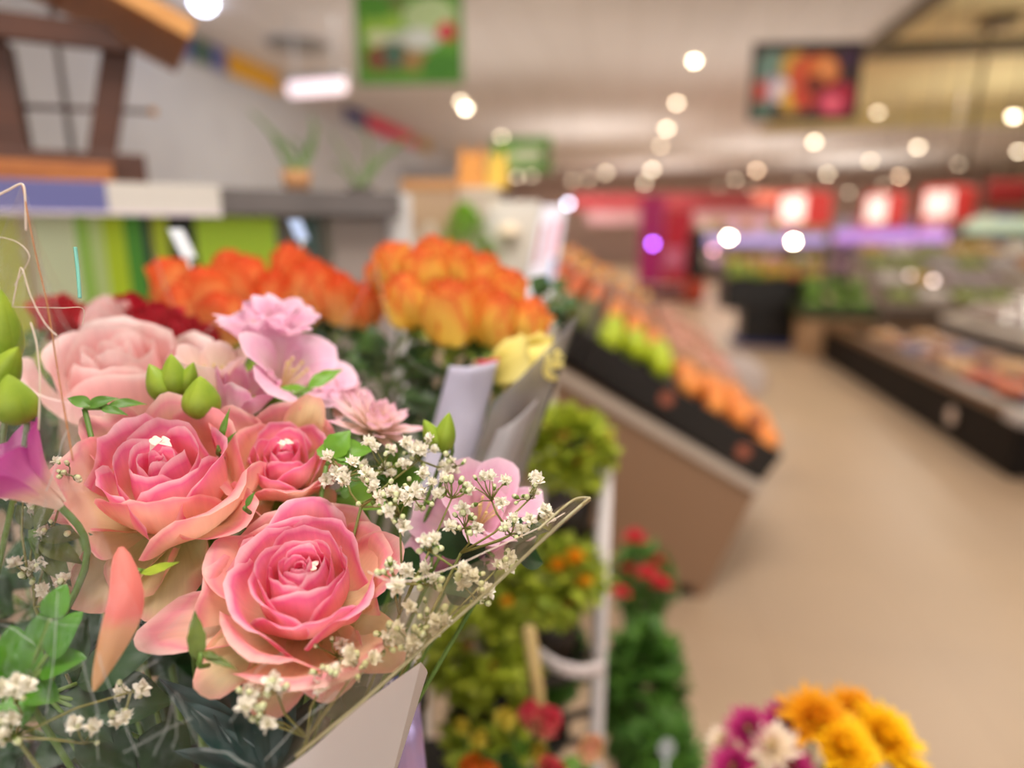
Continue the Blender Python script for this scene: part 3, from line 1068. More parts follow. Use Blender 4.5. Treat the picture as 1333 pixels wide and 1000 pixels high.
# the strong crease band on the right flank
sheet(wrap, 'side_crease', [(470, 800, .290), (560, 760, .300), (650, 715, .312), (735, 655, .330), (768, 648, .337)], [(385, 985, .282), (510, 878, .297), (625, 778, .314), (720, 695, .327), (770, 652, .338)], film_mat('clear_cellophane_crease', tint='#F4EFE2', milk=.13, gloss=.3, wr=70, rough=.14, milkc='#D8CCAE'), nu=50, nv=16, amp=.0035, freq=60, seed=14, crease=.002)

# white liner cone below and lilac foil sleeve of the neighbour
lin = thing('paper_liner', at(440, 1080, .33), 'white paper liner showing under the right side of the cellophane', 'wrapping')
sheet(lin, 'paper', [(180, 1040, .300), (300, 1040, .292), (392, 985, .290), (470, 918, .300), (548, 862, .318)], [(180, 1250, .33), (260, 1250, .325), (330, 1250, .322), (400, 1240, .33), (455, 1230, .35)], mat('liner_white', '#E6DEDC', .6, trans=.35), amp=.001, nu=30, nv=14, bulge=.004)
sheet(lin, 'paper_back', [(548, 862, .319), (555, 880, .36), (520, 900, .40)], [(455, 1230, .35), (440, 1230, .38), (400, 1230, .40)], mat('liner_white', '#E6DEDC', .6), amp=.001, nu=10, nv=14)
foil = thing('foil_sleeve', at(520, 1120, .43), 'lilac iridescent foil sleeve right of the white paper liner', 'wrapping')
sheet(foil, 'sleeve', [(470, 935, .44), (500, 890, .43), (530, 880, .425), (545, 905, .435)], [(470, 1200, .45), (500, 1200, .435), (545, 1200, .43), (575, 1200, .44)], mat('foil_lilac', '#B99CC8', .25, hex2='#8C9CD8', scale=25, spec=.8, metal=.3), amp=.004, nu=24, nv=24, seed=3, crease=.003, solid=.0006)
sheet(foil, 'rim_band', [(499, 888, .4295), (530, 879, .4245), (545, 904, .4345)], [(500, 896, .4295), (531, 887, .4245), (546, 912, .4345)], mat('foil_white', '#E4DCEC', .3), amp=.0, nu=12, nv=3, solid=.001)
# ================================================================== flowers behind the bouquet
OR_A = [petal_mat('petal_orange', [(0, '#F8CC78'), (.5, '#FBC27A'), (.82, '#F99A54'), (1, '#F2683A')], trans=.45), petal_mat('petal_orange_out', [(0, '#F6CC70'), (.55, '#FBC076'), (.85, '#F8944E'), (1, '#F06236')], trans=.45)]
OR_B = [petal_mat('petal_amber', [(0, '#F8DC64'), (.62, '#FDDA68'), (.88, '#FAB258'), (1, '#F07044')], trans=.45), petal_mat('petal_amber_out', [(0, '#F8DC60'), (.66, '#FDDC68'), (.90, '#F8A854'), (1, '#EE6A42')], trans=.45)]
RED = [petal_mat('petal_red', [(0, '#8E1420'), (.5, '#B41A28'), (1, '#C8283A')], trans=.2)] * 2
YEL = [petal_mat('petal_yellow', [(0, '#DCD87A'), (.5, '#F0E07A'), (1, '#F6EA9A')], trans=.35)] * 2


def bud_rose_meshes(nm, mats, n=15, seeds=(1, 2, 3), op=.62):
    out = []
    for s in seeds:
        rnd = random.Random(s)
        mb = MB(); mi = []
        for i in range(n):
            t = i / (n - 1)
            rose_petal(mb, 1, 2.05, t, i * 2.39996 + rnd.uniform(-.25, .25), lerp(2.0, 1.05, t ** .6), rnd, op * rnd.uniform(.92, 1.1), 9, 8, hz0=(.9, .12, -.22 + .1 * (s % 2)))
            mi += [0 if t < .6 else 1] * 72
        mb.mi = mi
        out.append(mb.mesh(nm, list(mats)))
    cm = []
    for k in range(5):
        a = k * 2 * PI / 5
        d = Vector((math.cos(a), math.sin(a), 0))
        b = MB(); put_leaf(b, d * .2 + Vector((0, 0, -.08)), d * .95 + Vector((0, 0, -.25)), Vector((0, 0, 1)), .16, 4, 7, curl=.25)
        cm.append(b.mesh('sepal', CALYX))
    b = MB(); b.lathe([(.11, -.45), (.24, -.3), (.28, -.1), (.2, .04)], 12)
    return out, cm, b.mesh('receptacle', CALYX)


def place_bud_rose(kit, px, py, d, R, ax, label, group, base, k, name):
    out, cm, rc = kit
    axis = axis_of(*ax)
    o = thing(name, at(px, py, d) - axis * R * 1.0, label, 'flower', group, axis=axis, spin=k * 1.7)
    b = link('bloom', out[k % len(out)], o); b.scale = (R, R, R)
    for m in cm:
        s = link('sepal', m, o); s.scale = (R, R, R)
    s = link('receptacle', rc, o); s.scale = (R, R, R)
    w = o.location
    stem_part(o, [w - axis * R * .4, w - axis * R * 1.4 + (base - w) * .06, lerp(w, base, .5), base], .0026, GREEN)
    lp = lerp(w, base, .32)
    lm = MB()
    sd = Vector((math.cos(k * 2.1), math.sin(k * 2.1), .2)) * .055
    put_leaf(lm, loc(o, lp), loc(o, lp + sd), INV[o.name].to_3x3() @ Vector((0, 0, 1)), .018, 5, 8, curl=.3, serr=7)
    lm.build('leaf', LEAF, o)
    return o


kitA = bud_rose_meshes('orange_bloom', OR_A)
kitB = bud_rose_meshes('amber_bloom', OR_B)
kitR = bud_rose_meshes('red_bloom', RED, op=.8)
BA, BB_, BR = at(330, 930, .84), at(440, 930, .80), at(150, 1020, .70)
AO = [(222, 352, .76, .025, 'leftmost orange rose of the deep orange bunch, upper one'), (238, 388, .72, .026, 'orange rose low on the left side of the deep orange bunch'), (268, 368, .73, .027, 'orange rose third from the left in the deep orange bunch'),
      (288, 400, .70, .025, 'orange rose hanging lowest in the deep orange bunch, above the ruffled pink blooms'), (300, 340, .78, .025, 'orange rose in the top row of the deep orange bunch, left of centre'), (325, 352, .75, .027, 'orange rose at the centre of the deep orange bunch'),
      (360, 372, .74, .028, 'orange rose right of centre in the deep orange bunch, in the lower row'), (378, 335, .78, .028, 'topmost orange rose of the deep orange bunch'), (405, 362, .73, .030, 'largest orange rose of the deep orange bunch, right of its centre'),
      (440, 372, .74, .025, 'orange rose second from the right in the deep orange bunch'), (474, 382, .76, .023, 'rightmost narrow orange rose of the deep orange bunch')]
for k, (x, y, d, R, lb) in enumerate(AO):
    place_bud_rose(kitA, x, y + 14, d, R * 1.3, (.95, .12, (x - 340) / 500), lb, 'deep orange roses', BA, k, 'orange_rose')
BO = [(512, 335, .74, .024, 'amber rose at the upper left of the two-toned bunch'), (528, 380, .70, .028, 'amber rose lowest on the left of the two-toned bunch'), (548, 345, .73, .026, 'amber rose in the upper left middle of the two-toned bunch'), (566, 328, .76, .026, 'topmost amber rose of the two-toned bunch'),
      (600, 338, .75, .026, 'amber rose at the top right of centre of the two-toned bunch'), (588, 395, .67, .031, 'largest amber rose, front and centre in the two-toned bunch'), (628, 352, .73, .026, 'amber rose right of the topmost one in the two-toned bunch'), (625, 380, .70, .024, 'amber rose between the largest one and the right side of the two-toned bunch'),
      (648, 405, .68, .026, 'amber rose low on the right of the two-toned bunch'), (662, 372, .72, .024, 'amber rose high on the right of the two-toned bunch'), (690, 408, .69, .024, 'rightmost red-tipped amber rose of the two-toned bunch'), (495, 352, .76, .020, 'small yellow-amber rose furthest left in the two-toned bunch')]
for k, (x, y, d, R, lb) in enumerate(BO):
    place_bud_rose(kitB, x, y + 8, d, R * 1.22, (.95, .15, (x - 585) / 260), lb, 'two-toned amber roses', BB_, k, 'amber_rose')
RO = [(72, 412, .66, .026, 'dark red rose furthest left, seen through the film'), (110, 420, .68, .024, 'dark red rose second from the left behind the large pale rose'), (170, 412, .64, .026, 'dark red rose under the left end of the orange bunch'), (205, 425, .63, .026, 'dark red rose right of the one under the left end of the orange bunch'), (238, 440, .62, .026, 'dark red rose above the cream-white closed bloom'), (262, 452, .64, .026, 'dark red rose furthest right, beside the ruffled pink bloom'), (142, 432, .63, .024, 'dark red rose in the middle of the red bunch behind the pale rose')]
for k, (x, y, d, R, lb) in enumerate(RO):
    place_bud_rose(kitR, x, y, d, R, (.95, .2, (x - 150) / 500), lb, 'dark red roses', BR, k, 'red_rose')
rose('pale_rose', 140, 392, .60, .024, .05, (.95, .1, .3), 'slim pale pink bud standing above the dark red roses', seed=31, n=12, mats=(PALE2, PALE2, PALE2), each=False, openness=.6, hz0=(.9, .1, -.15), stem_to=BR)

# leaves under the orange bunches, one leafy branch each


def leafy(px, py, d, n, spread, wd, m, label, seed, base, name='leaf_sprig', ht=1.0):
    rnd = random.Random(seed)
    o = thing(name, at(px, py, d), label, 'leaf sprig')
    st = MB(); st.tube([Vector((0, 0, 0)), loc(o, lerp(at(px, py, d), base, .5)), loc(o, base)], .002, 6)
    for k in range(n):
        a = rnd.uniform(0, 2 * PI)
        rr = spread * math.sqrt(rnd.uniform(.1, 1))
        t = at(px + rr * math.cos(a), py + rr * ht * math.sin(a), d + rnd.uniform(-.04, .04))
        s = lerp(t, at(px, py, d), .55)
        st.tube([Vector((0, 0, 0)), loc(o, s)], .0009, 5)
        l = MB(); put_leaf(l, loc(o, s), loc(o, t), Vector((rnd.uniform(-.6, .6), -.6, 1)), wd * rnd.uniform(.7, 1.2), 5, 8, curl=.25, serr=7)
        l.build('leaf', m, o)
    st.build('stalk', GREEN, o)


LEAFM = mat('leaf_rose_dark', '#2F4A22', .4, trans=.15, hex2='#43622C', scale=40)
leafy(300, 470, .74, 22, 95, .017, LEAFM, 'dark rose leaves under the left half of the deep orange bunch', 1, BA, ht=.7)
leafy(430, 460, .75, 26, 85, .018, LEAFM, 'dark rose leaves under the right half of the deep orange bunch', 2, BA, ht=.8)
leafy(500, 500, .72, 26, 85, .019, LEAFM, 'dark rose leaves between the two orange bunches', 3, BB_)
leafy(580, 480, .72, 28, 85, .019, LEAFM, 'dark rose leaves under the centre of the two-toned bunch', 4, BB_)
leafy(655, 450, .71, 20, 65, .017, LEAFM, 'dark rose leaves under the right side of the two-toned bunch', 5, BB_)
leafy(718, 392, .80, 26, 42, .016, LEAFM, 'dark green leaves standing out right of the two-toned bunch', 16, BB_)
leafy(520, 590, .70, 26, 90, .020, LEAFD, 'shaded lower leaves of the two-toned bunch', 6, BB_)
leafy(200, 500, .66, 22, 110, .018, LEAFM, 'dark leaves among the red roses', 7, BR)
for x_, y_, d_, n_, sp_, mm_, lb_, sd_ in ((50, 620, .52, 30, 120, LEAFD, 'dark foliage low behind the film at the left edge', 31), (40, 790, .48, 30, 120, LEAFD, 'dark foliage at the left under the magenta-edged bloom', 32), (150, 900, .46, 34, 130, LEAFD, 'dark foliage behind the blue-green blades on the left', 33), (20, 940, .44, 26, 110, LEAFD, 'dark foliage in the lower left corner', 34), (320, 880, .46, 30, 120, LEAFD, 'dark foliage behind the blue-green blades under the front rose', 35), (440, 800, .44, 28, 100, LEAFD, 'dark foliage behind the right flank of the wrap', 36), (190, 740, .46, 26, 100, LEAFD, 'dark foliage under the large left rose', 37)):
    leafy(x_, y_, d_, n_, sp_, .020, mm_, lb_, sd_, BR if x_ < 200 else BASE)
leafy(60, 480, .62, 14, 70, .018, LEAFM, 'leaves at the left of the red roses', 8, BR)

# clear sleeves of those bunches


def sleeve(label, rim_pts, base_pt, m, seed, name='flower_sleeve'):
    o = thing(name, base_pt, label, 'wrapping')
    T = [at(*p) for p in rim_pts]

    def fn(u, v):
        a = polyline(T, u)
        b = base_pt + (a - at(*rim_pts[len(rim_pts) // 2])) * .12
        p = lerp(a, b, v)
        w = noise.noise(p * 22 + Vector((seed, 0, 0)))
        c = abs(math.sin(u * 22 + 3 * noise.noise(p * 8))) ** 5
        return loc(o, p + TOW * (w * .008 + c * .006) * math.sin(PI * min(1, v * .8 + .1)))
    mb = MB(); mb.grid(fn, 50, 20); mb.build('film', m, o)
    e = MB(); e.tube([loc(o, polyline(T, i / 40)) for i in range(41)], .0004, 5); e.build('rim', mat('film_rim_grey', '#A8A49C', .25, trans=.4), o)
    return o


sleeve('clear sleeve around the deep orange bunch', [(200, 330, .72), (240, 420, .66), (330, 470, .64), (430, 440, .66), (490, 350, .72)], BA, FILMB, 3)
sleeve('clear sleeve around the two-toned amber bunch', [(488, 340, .70), (520, 450, .64), (590, 500, .60), (660, 490, .61), (745, 415, .66)], BB_, FILMB, 5)
sleeve('clear sleeve around the dark red roses', [(50, 340, .60), (90, 430, .57), (150, 470, .56), (230, 470, .57), (280, 420, .60)], BR, FILMB, 6)
# added pale cards on sticks imitate film highlights over the orange bunch
for x0, y0, x1, y1, d, hx, lb in ((228, 298, 246, 335, .74, '#DDE4E8', 'white card on a stick painting a film highlight, left of the deep orange bunch'), (383, 286, 394, 312, .80, '#A8C0E4', 'pale blue card on a stick painting a film highlight behind the topmost orange rose')):
    o = thing('pale_card', at((x0 + x1) / 2, (y0 + y1) / 2, d), lb, 'card')
    a, b = loc(o, at(x0, y0, d)), loc(o, at(x1, y1, d))
    ax = (b - a); sd = RT * .008
    mb = MB(); mb.hexa([a - sd, a + sd, b + sd, b - sd], [p - TOW * .0012 for p in (a - sd, a + sd, b + sd, b - sd)]); mb.build('card', mat('card_' + hx[1:], hx, .3), o, smooth=False)
    mb = MB(); mb.tube([b, loc(o, BA)], .0015, 6); mb.build('stick', mat('stick_clear', '#C9CDCB', .3), o)

# yellow rose in a grey sleeve
BY = at(490, 960, .66)
yk = bud_rose_meshes('yellow_bloom', YEL, op=.7)
place_bud_rose(yk, 692, 474, .60, .036, (.5, .25, .85), 'pale yellow rose leaning right in a smoky grey sleeve', 'yellow rose', BY, 1, 'yellow_rose')
GREYF = film_mat('smoky_film', milk=.5, gloss=.25, milkc='#A9A6A8', rough=.2)
LILP = mat('paper_lilac_white', '#D8D4E4', .55, trans=.3, hex2='#C4C0D4', scale=14)
sl2 = thing('flower_sleeve', BY, 'smoky grey paper and film sleeve around the yellow rose', 'wrapping')


def quad_sheet(o, name, pts, m, nu=14, nv=18, amp=.004, seed=0):
    A, B, D, E_ = [at(*p) for p in pts]      # top-left, top-right, bottom-right, bottom-left

    def fn(u, v):
        p = lerp(lerp(A, B, u), lerp(E_, D, u), v)
        return loc(o, p + TOW * (amp * noise.noise(p * 25 + Vector((seed, 0, 0))) + .012 * math.sin(PI * u)))
    mb = MB(); mb.grid(fn, nu, nv); mb.build(name, m, o, solid=.0006)


quad_sheet(sl2, 'front_flap', [(585, 476, .565), (648, 470, .575), (610, 640, .57), (540, 640, .56)], LILP, seed=2)
quad_sheet(sl2, 'film_side', [(640, 525, .56), (752, 412, .60), (672, 650, .60), (585, 680, .57)], GREYF, seed=5)
quad_sheet(sl2, 'fold', [(648, 560, .555), (700, 520, .565), (655, 640, .57), (610, 650, .562)], mat('paper_grey', '#B9B4B6', .6, trans=.25), seed=8)
e = MB(); e.tube([loc(sl2, polyline([at(752, 412, .60), at(722, 500, .60), at(690, 590, .60), at(660, 660, .60)], i / 20)) for i in range(21)], .0012, 6); e.build('dark_edge', mat('edge_dark', '#4A463C', .5), sl2)
mb = MB(); mb.grid(lambda u, v: loc(sl2, lerp(lerp(at(617, 470, .574), at(650, 466, .576), u), lerp(at(630, 479, .573), at(648, 476, .575), u), v)), 6, 3); mb.build('red_tab', mat('tab_red', '#B02838', .5), sl2, solid=.001)

# ---------------------------------------------------------------- bench and buckets that carry them
LV = -TOW


def lev(r, t, z):
    p = RT * r + LV * t
    return Vector((p.x, p.y, z))


o = thing('flower_bench', lev(-.76, .58, 0), 'dark bench under the flower buckets', 'bench', spin=YAW)
mb = MB(); mb.box((0, 0, .68), (1.40, .76, .04)); mb.build('top', mat('bench_dark', '#1F1B18', .6), o, smooth=False, bevel=.004)
for sx in (-.66, .66):
    for sy in (-.34, .34):
        mb = MB(); mb.box((sx, sy, .33), (.05, .05, .66)); mb.build('leg', BLACKP, o, smooth=False)
for p, lb, r in ((BASE, 'black bucket holding the pink rose bouquet', .075), (BA, 'black bucket holding the deep orange roses', .085), (BB_, 'black bucket holding the two-toned amber roses', .085), (BR, 'black bucket holding the dark red roses', .08), (BY, 'narrow black bucket holding the yellow rose', .05)):
    z0 = .70
    hgt = max(.12, p.z - z0 + .05)
    o = thing('flower_bucket', (p.x, p.y, z0), lb, 'bucket', 'black flower buckets')
    mb = MB(); mb.lathe([(r * .8, 0), (r, hgt), (r * .96, hgt), (r * .77, .008)], 24, cap1=True); mb.build('bucket', BLACKP, o)
    mb = MB(); mb.lathe([(r, hgt - .012), (r * 1.06, hgt - .012), (r * 1.06, hgt + .002), (r * .97, hgt + .002)], 24, cap0=False, cap1=False); mb.build('rim', BLACKP, o)
# ================================================================== shelf with bird feeder on the left
SA, SB = at(0, 235, 1.15), at(540, 252, 1.54)
ZS = (SA.z + SB.z) / 2
dS = Vector((SB.x - SA.x, SB.y - SA.y, 0))
SLN = dS.length
dS.normalize()
sang = math.atan2(dS.y, dS.x)
nS = Vector((-dS.y, dS.x, 0))         # away from the viewer
LX = -.35                             # shelf runs on past the frame


def shelf_pt(px, off=0.0):
    """distance along the shelf whose front edge shows at pixel column px"""
    r = ray(px, 260)
    n2 = Vector((-dS.y, dS.x))
    q = Vector((SA.x, SA.y)) + n2 * off
    t = (q.x * n2.x + q.y * n2.y) / (r.x * n2.x + r.y * n2.y)
    p = Vector((r.x * t, r.y * t))
    return (p.x - SA.x) * dS.x + (p.y - SA.y) * dS.y


o = thing('display_shelf', (SA.x, SA.y, 0), 'dark grey shelf unit with green printed back panels behind the flowers', 'shelf unit', spin=sang)
x1 = shelf_pt(522)
mb = MB(); mb.box(((LX + x1) / 2, .2, ZS - .027), (x1 - LX, .40, .054)); mb.build('shelf_board', mat('shelf_grey', '#67605E', .6, hex2='#5C5654', scale=8), o, smooth=False, bevel=.003)
mb = MB(); mb.box((LX + .02, .2, ZS / 2 - .03), (.03, .36, ZS - .06)); mb.build('side_panel', mat('shelf_grey', '#67605E', .6), o, smooth=False)
xe0, xe1 = shelf_pt(428, .06), shelf_pt(512, .06)
mb = MB(); mb.box(((xe0 + xe1) / 2, .22, (ZS - .056) / 2), (xe1 - xe0, .34, ZS - .056)); mb.build('end_cabinet', mat('cabinet_taupe', '#948780', .6), o, smooth=False, bevel=.004)
xw0, xw1 = shelf_pt(513), shelf_pt(541)
mb = MB(); mb.box(((xw0 + xw1) / 2, .06, (ZS + .0) / 2), (xw1 - xw0, .07, ZS)); mb.build('white_post', mat('post_white', '#C9C6C4', .5), o, smooth=False, bevel=.004)
PAN = [(-40, 18, '#CFD650'), (18, 34, '#C2B48C'), (34, 92, '#EAF4C8'), (92, 108, '#A4DC50'), (108, 128, '#D4EC98'), (128, 156, '#CDEB28'), (156, 180, '#58A834'), (180, 192, '#2C2F3E'), (192, 214, '#C8DC34'), (214, 250, '#22261C'), (250, 356, '#C4EC3C'), (356, 392, '#6E6A5E'), (392, 412, '#5E7A74'), (412, 430, '#B8B49A')]
for a, b, hx in PAN:
    xa, xb = shelf_pt(a, .16), shelf_pt(b, .16)
    mb = MB(); mb.box(((xa + xb) / 2, .17, ZS - .056 - .2), (xb - xa, .012, .4)); mb.build('back_panel', mat('panel_' + hx[1:], hx, .5, hex2=hx), o, smooth=False)
for a, b, hx, nm, yy in ((-30, 140, '#5E5F92', 'violet-blue', 'left'), (140, 287, '#C6BFB6', 'off-white', 'right')):
    xa, xb = shelf_pt(a, -.006), shelf_pt(b, -.006)
    t = thing('price_strip', (SA + dS * ((xa + xb) / 2) - nS * .003), f'{nm} price strip clipped to the shelf edge', 'price strip', spin=sang)
    t.location.z = ZS - .026
    mb = MB(); mb.box((0, -.004, 0), (xb - xa, .006, .058)); mb.build('strip', mat('strip_' + hx[1:], hx, .4), t, smooth=False, bevel=.0015)
    mb = MB(); mb.box((0, -.006, -.028), (xb - xa, .012, .006)); mb.build('lower_lip', mat('strip_lip', '#D2C4CC', .4), t, smooth=False)

# ---- the wooden bird feeder
W1 = wood_mat('wood_warm', '#8A4A20', '#B8702F')
W2 = wood_mat('wood_dark', '#3C1E10', '#552C16')
W3 = wood_mat('wood_light', '#C08444', '#D29A58')
fo = thing('bird_feeder', SA + dS * shelf_pt(20, .12) + nS * .14, 'brown wooden open bird feeder house standing on the shelf', 'bird feeder', spin=sang)
fo.location.z = ZS
INV[fo.name] = (Matrix.Translation(fo.location) @ Matrix.Rotation(sang, 4, 'Z')).inverted()


def fl(px, py, off):
    """pixel -> the feeder's own frame, on the plane off metres behind the shelf's front edge"""
    r = ray(px, py)
    n3 = nS
    q = SA + nS * off
    t = (q - CAM).dot(n3) / r.dot(n3)
    return INV[fo.name] @ (CAM + r * t)


FB, BBk = .06, .26      # front and back planes of the feeder
b0, b1 = fl(-130, 230, FB).x, fl(192, 230, FB).x
mb = MB(); mb.box(((b0 + b1) / 2, 0.02, .031), (b1 - b0, .22, .060)); mb.build('floor_board', W2, fo, smooth=False, bevel=.003)
mb = MB(); mb.box(((b0 + fl(148, 230, FB).x) / 2, -.10, .020), (fl(148, 230, FB).x - b0, .03, .040)); mb.build('front_lath', W1, fo, smooth=False, bevel=.003)
zt = fl(140, 62, FB).z
for nm, xb_, xt_ in (('post', 128, 154), ('post', 12, -14)):
    for pl in (FB + .03, BBk - .05):
        w = .025
        B_0, T_0 = fl(xb_, 190, FB), fl(xt_, 60, FB)
        y = (INV[fo.name] @ (SA + nS * pl)).y
        mb = MB(); mb.hexa([(B_0.x - w, y - .02, .046), (B_0.x + w, y - .02, .046), (B_0.x + w, y + .02, .046), (B_0.x - w, y + .02, .046)], [(T_0.x - w, y - .02, zt + .012), (T_0.x + w, y - .02, zt + .012), (T_0.x + w, y + .02, zt + .012), (T_0.x - w, y + .02, zt + .012)])
        mb.build(nm, W2, fo, smooth=False, bevel=.002)
# roof: two sloping boards from a ridge beyond the left frame edge
ev = fl(243, 62, FB); apex = fl(-75, -110, FB)
yf, yb = (INV[fo.name] @ (SA + nS * (FB - .06))).y, (INV[fo.name] @ (SA + nS * (BBk + .05))).y
dr = Vector((ev.x - apex.x, 0, ev.z - apex.z)).normalized(); nr = Vector((-dr.z, 0, dr.x)); nr = nr if nr.z > 0 else -nr
th = .034
mb = MB(); mb.hexa([(apex.x, yf, apex.z), (ev.x, yf, ev.z), (ev.x, yb, ev.z), (apex.x, yb, apex.z)], [Vector(p) + nr * th for p in ((apex.x, yf, apex.z), (ev.x, yf, ev.z), (ev.x, yb, ev.z), (apex.x, yb, apex.z))]); mb.build('roof_board', W1, fo, smooth=False, bevel=.003)
el = Vector((2 * apex.x - ev.x, 0, ev.z))
mb = MB(); mb.hexa([(el.x, yf, el.z), (apex.x, yf, apex.z), (apex.x, yb, apex.z), (el.x, yb, el.z)], [(el.x - nr.x * th, yf, el.z + nr.z * th), (apex.x - nr.x * th, yf, apex.z + nr.z * th), (apex.x - nr.x * th, yb, apex.z + nr.z * th), (el.x - nr.x * th, yb, el.z + nr.z * th)]); mb.build('roof_board', W1, fo, smooth=False, bevel=.003)
mb = MB(); mb.hexa([Vector((apex.x, yf - .012, apex.z)) - nr * .0, Vector((ev.x, yf - .012, ev.z)), Vector((ev.x, yf, ev.z)), Vector((apex.x, yf, apex.z))], [Vector(p) + nr * th for p in ((apex.x, yf - .012, apex.z), (ev.x, yf - .012, ev.z), (ev.x, yf, ev.z), (apex.x, yf, apex.z))]); mb.build('barge_board', W3, fo, smooth=False, bevel=.002)
# gable beam under the roof between posts
g0, g1 = fl(-30, 30, FB), fl(165, 52, FB)
mb = MB(); mb.hexa([(g0.x, yf + .03, zt - .01), (g1.x, yf + .03, zt - .01), (g1.x, yf + .05, zt - .01), (g0.x, yf + .05, zt - .01)], [(g0.x, yf + .03, zt + .035), (g1.x - .03, yf + .03, zt + .035), (g1.x - .03, yf + .05, zt + .035), (g0.x, yf + .05, zt + .035)]); mb.build('gable_beam', W2, fo, smooth=False, bevel=.002)
pr0, pr1 = fl(-10, 132, FB), fl(206, 141, FB)
mb = MB(); mb.tube([(pr0.x, -.03, pr0.z), (pr1.x - .012, -.03, pr1.z)], .0045, 10); rod = mb.build('perch_rod', W2, fo)
mb = MB(); mb.tube([(pr1.x - .013, -.03, pr1.z), (pr1.x, -.03, pr1.z)], .0075, 10); mb.build('rod_knob', W3, rod)
gp = fl(75, 60, .3)
mb = MB(); mb.tube([(gp.x, yb - .03, .04), (gp.x, yb - .03, fl(75, 5, .3).z)], .006, 8); mb.build('rear_rod', mat('rod_dull', '#8C8682', .5), fo)

# ---- potted plants on the shelf
TERR = mat('terracotta', '#B98A5E', .8, hex2='#A87850', scale=20)


def pot_plant(px, pyb, off, blades, label, potw, poth, seed, pm=TERR):
    p = SA + dS * shelf_pt(px, off) + nS * off
    p.z = ZS
    o = thing('potted_plant', p, label, 'potted plant')
    d = (p - CAM).dot(F)
    r = potw / 2
    mb = MB(); mb.lathe([(r * .75, .002), (r, poth), (r * .9, poth), (r * .85, poth * .85)], 20); mb.build('pot', pm, o)
    mb = MB(); mb.lathe([(r * .05, poth * .86), (r * .86, poth * .86)], 16, cap0=True, cap1=False); mb.build('soil', mat('soil', '#3A2A1E', .9), o)
    for pts, w in blades:
        P = [Vector((0, 0, poth * .8))] + [loc(o, at(x, y, d + dd)) for x, y, dd in pts]

        def fn(u0, v, P=P, w=w):
            c = polyline(P, v)
            tg = (polyline(P, min(1, v + .02)) - polyline(P, max(0, v - .02))).normalized()
            s = tg.cross(Vector((0, -1, .2))).normalized()
            return c + s * (u0 * 2 - 1) * w * (1 - v ** 2.5 * .95) + Vector((0, abs(u0 * 2 - 1) * w * .4, 0))
        m = MB(); m.grid(fn, 4, 16); m.build('leaf', mat('leaf_strap', '#6F8A4C', .4, trans=.25, hex2='#5C7A40', scale=30), o, solid=.0008)
    return o


pot_plant(388, 250, .16, [([(370, 205, 0), (352, 172, -.01), (322, 142, -.02)], .008), ([(380, 200, 0), (362, 180, .02), (340, 160, .03)], .006), ([(400, 205, 0), (408, 175, 0), (404, 148, 0)], .009), ([(396, 205, 0), (402, 185, .02), (414, 160, .03)], .007), ([(392, 210, 0), (388, 190, -.02), (376, 178, -.03)], .005)], 'strap-leaved plant in a terracotta pot on the grey shelf', .072, .052, 1)
pot_plant(470, 250, .18, [([(500, 205, 0), (525, 185, 0), (548, 172, .02)], .005), ([(455, 215, 0), (440, 190, 0), (425, 165, 0)], .004), ([(485, 215, 0), (500, 200, .0), (530, 200, .02)], .004), ([(450, 225, 0), (440, 215, .02), (428, 220, .03)], .004), ([(480, 200, 0), (478, 180, .0), (462, 160, .02)], .004), ([(490, 215, 0), (510, 196, .0), (520, 176, .02)], .005)], 'thin-bladed plant in a dark low dish on the right of the grey shelf', .07, .022, 2, mat('dish_dark', '#4A4038', .7))

# ---------------------------------------------------------------- things on the table behind the amber roses
o = thing('gift_table', lev(-.09, 1.95, 0), 'pale table behind the amber roses that carries boxes and bags', 'table', spin=YAW)
mb = MB(); mb.box((0, .05, 1.36), (.44, .5, .04)); mb.build('top', mat('table_pale', '#BFB4A6', .5), o, smooth=False, bevel=.004)
for sx in (-.19, .19):
    for sy in (-.16, .24):
        mb = MB(); mb.box((sx, sy, .67), (.04, .04, 1.34)); mb.build('leg', mat('table_pale', '#BFB4A6', .5), o, smooth=False)
ZG = 1.38


def on_table(name, px0, px1, ytop, t, label, cat, depth=.14):
    """footprint of an item on the table between two pixel columns; returns root, width, height"""
    pm = at((px0 + px1) / 2, 330, 1)
    dirv = (pm - CAM); k = t / dirv.dot(LV)
    c = CAM + dirv * k
    w = (px1 - px0) * (c - CAM).dot(F) / FPX
    d = (c - CAM).dot(F)
    top = CAM + (at((px0 + px1) / 2, ytop, 1) - CAM) * (t / (at((px0 + px1) / 2, ytop, 1) - CAM).dot(LV))
    oo = thing(name, (c.x, c.y, ZG), label, cat, spin=YAW)
    return oo, w, top.z - ZG


KRAFT = mat('kraft_card', '#BFA182', .8, hex2='#B3957A', scale=12)
o, w_, h_ = on_table('cardboard_box', 533, 598, 246, 2.05, 'tan patterned cardboard box beside the white shelf post', 'box')
mb = MB(); mb.box((0, 0, h_ / 2), (w_, .2, h_)); mb.build('box', KRAFT, o, smooth=False, bevel=.003)
mb = MB(); mb.box((0, 0, h_ + .006), (w_ * 1.04, .21, .03)); mb.build('lid', mat('kraft_lid', '#C08C5C', .7), o, smooth=False, bevel=.003)
mb = MB()
for k in range(3):
    n = 18
    mb.add([(-w_ * .25 + k * w_ * .25 + .02 * math.cos(i * 2 * PI / n), -.1015, h_ * (.45 + .12 * (k % 2)) + .03 * math.sin(i * 2 * PI / n)) for i in range(n)], [tuple(range(n))])
mb.build('pale_spots', mat('spot_cream', '#D2C2AE', .7), o, smooth=False)
o, w_, h_ = on_table('cardboard_box', 594, 650, 246, 2.1, 'cream box behind the small green conifer', 'box')
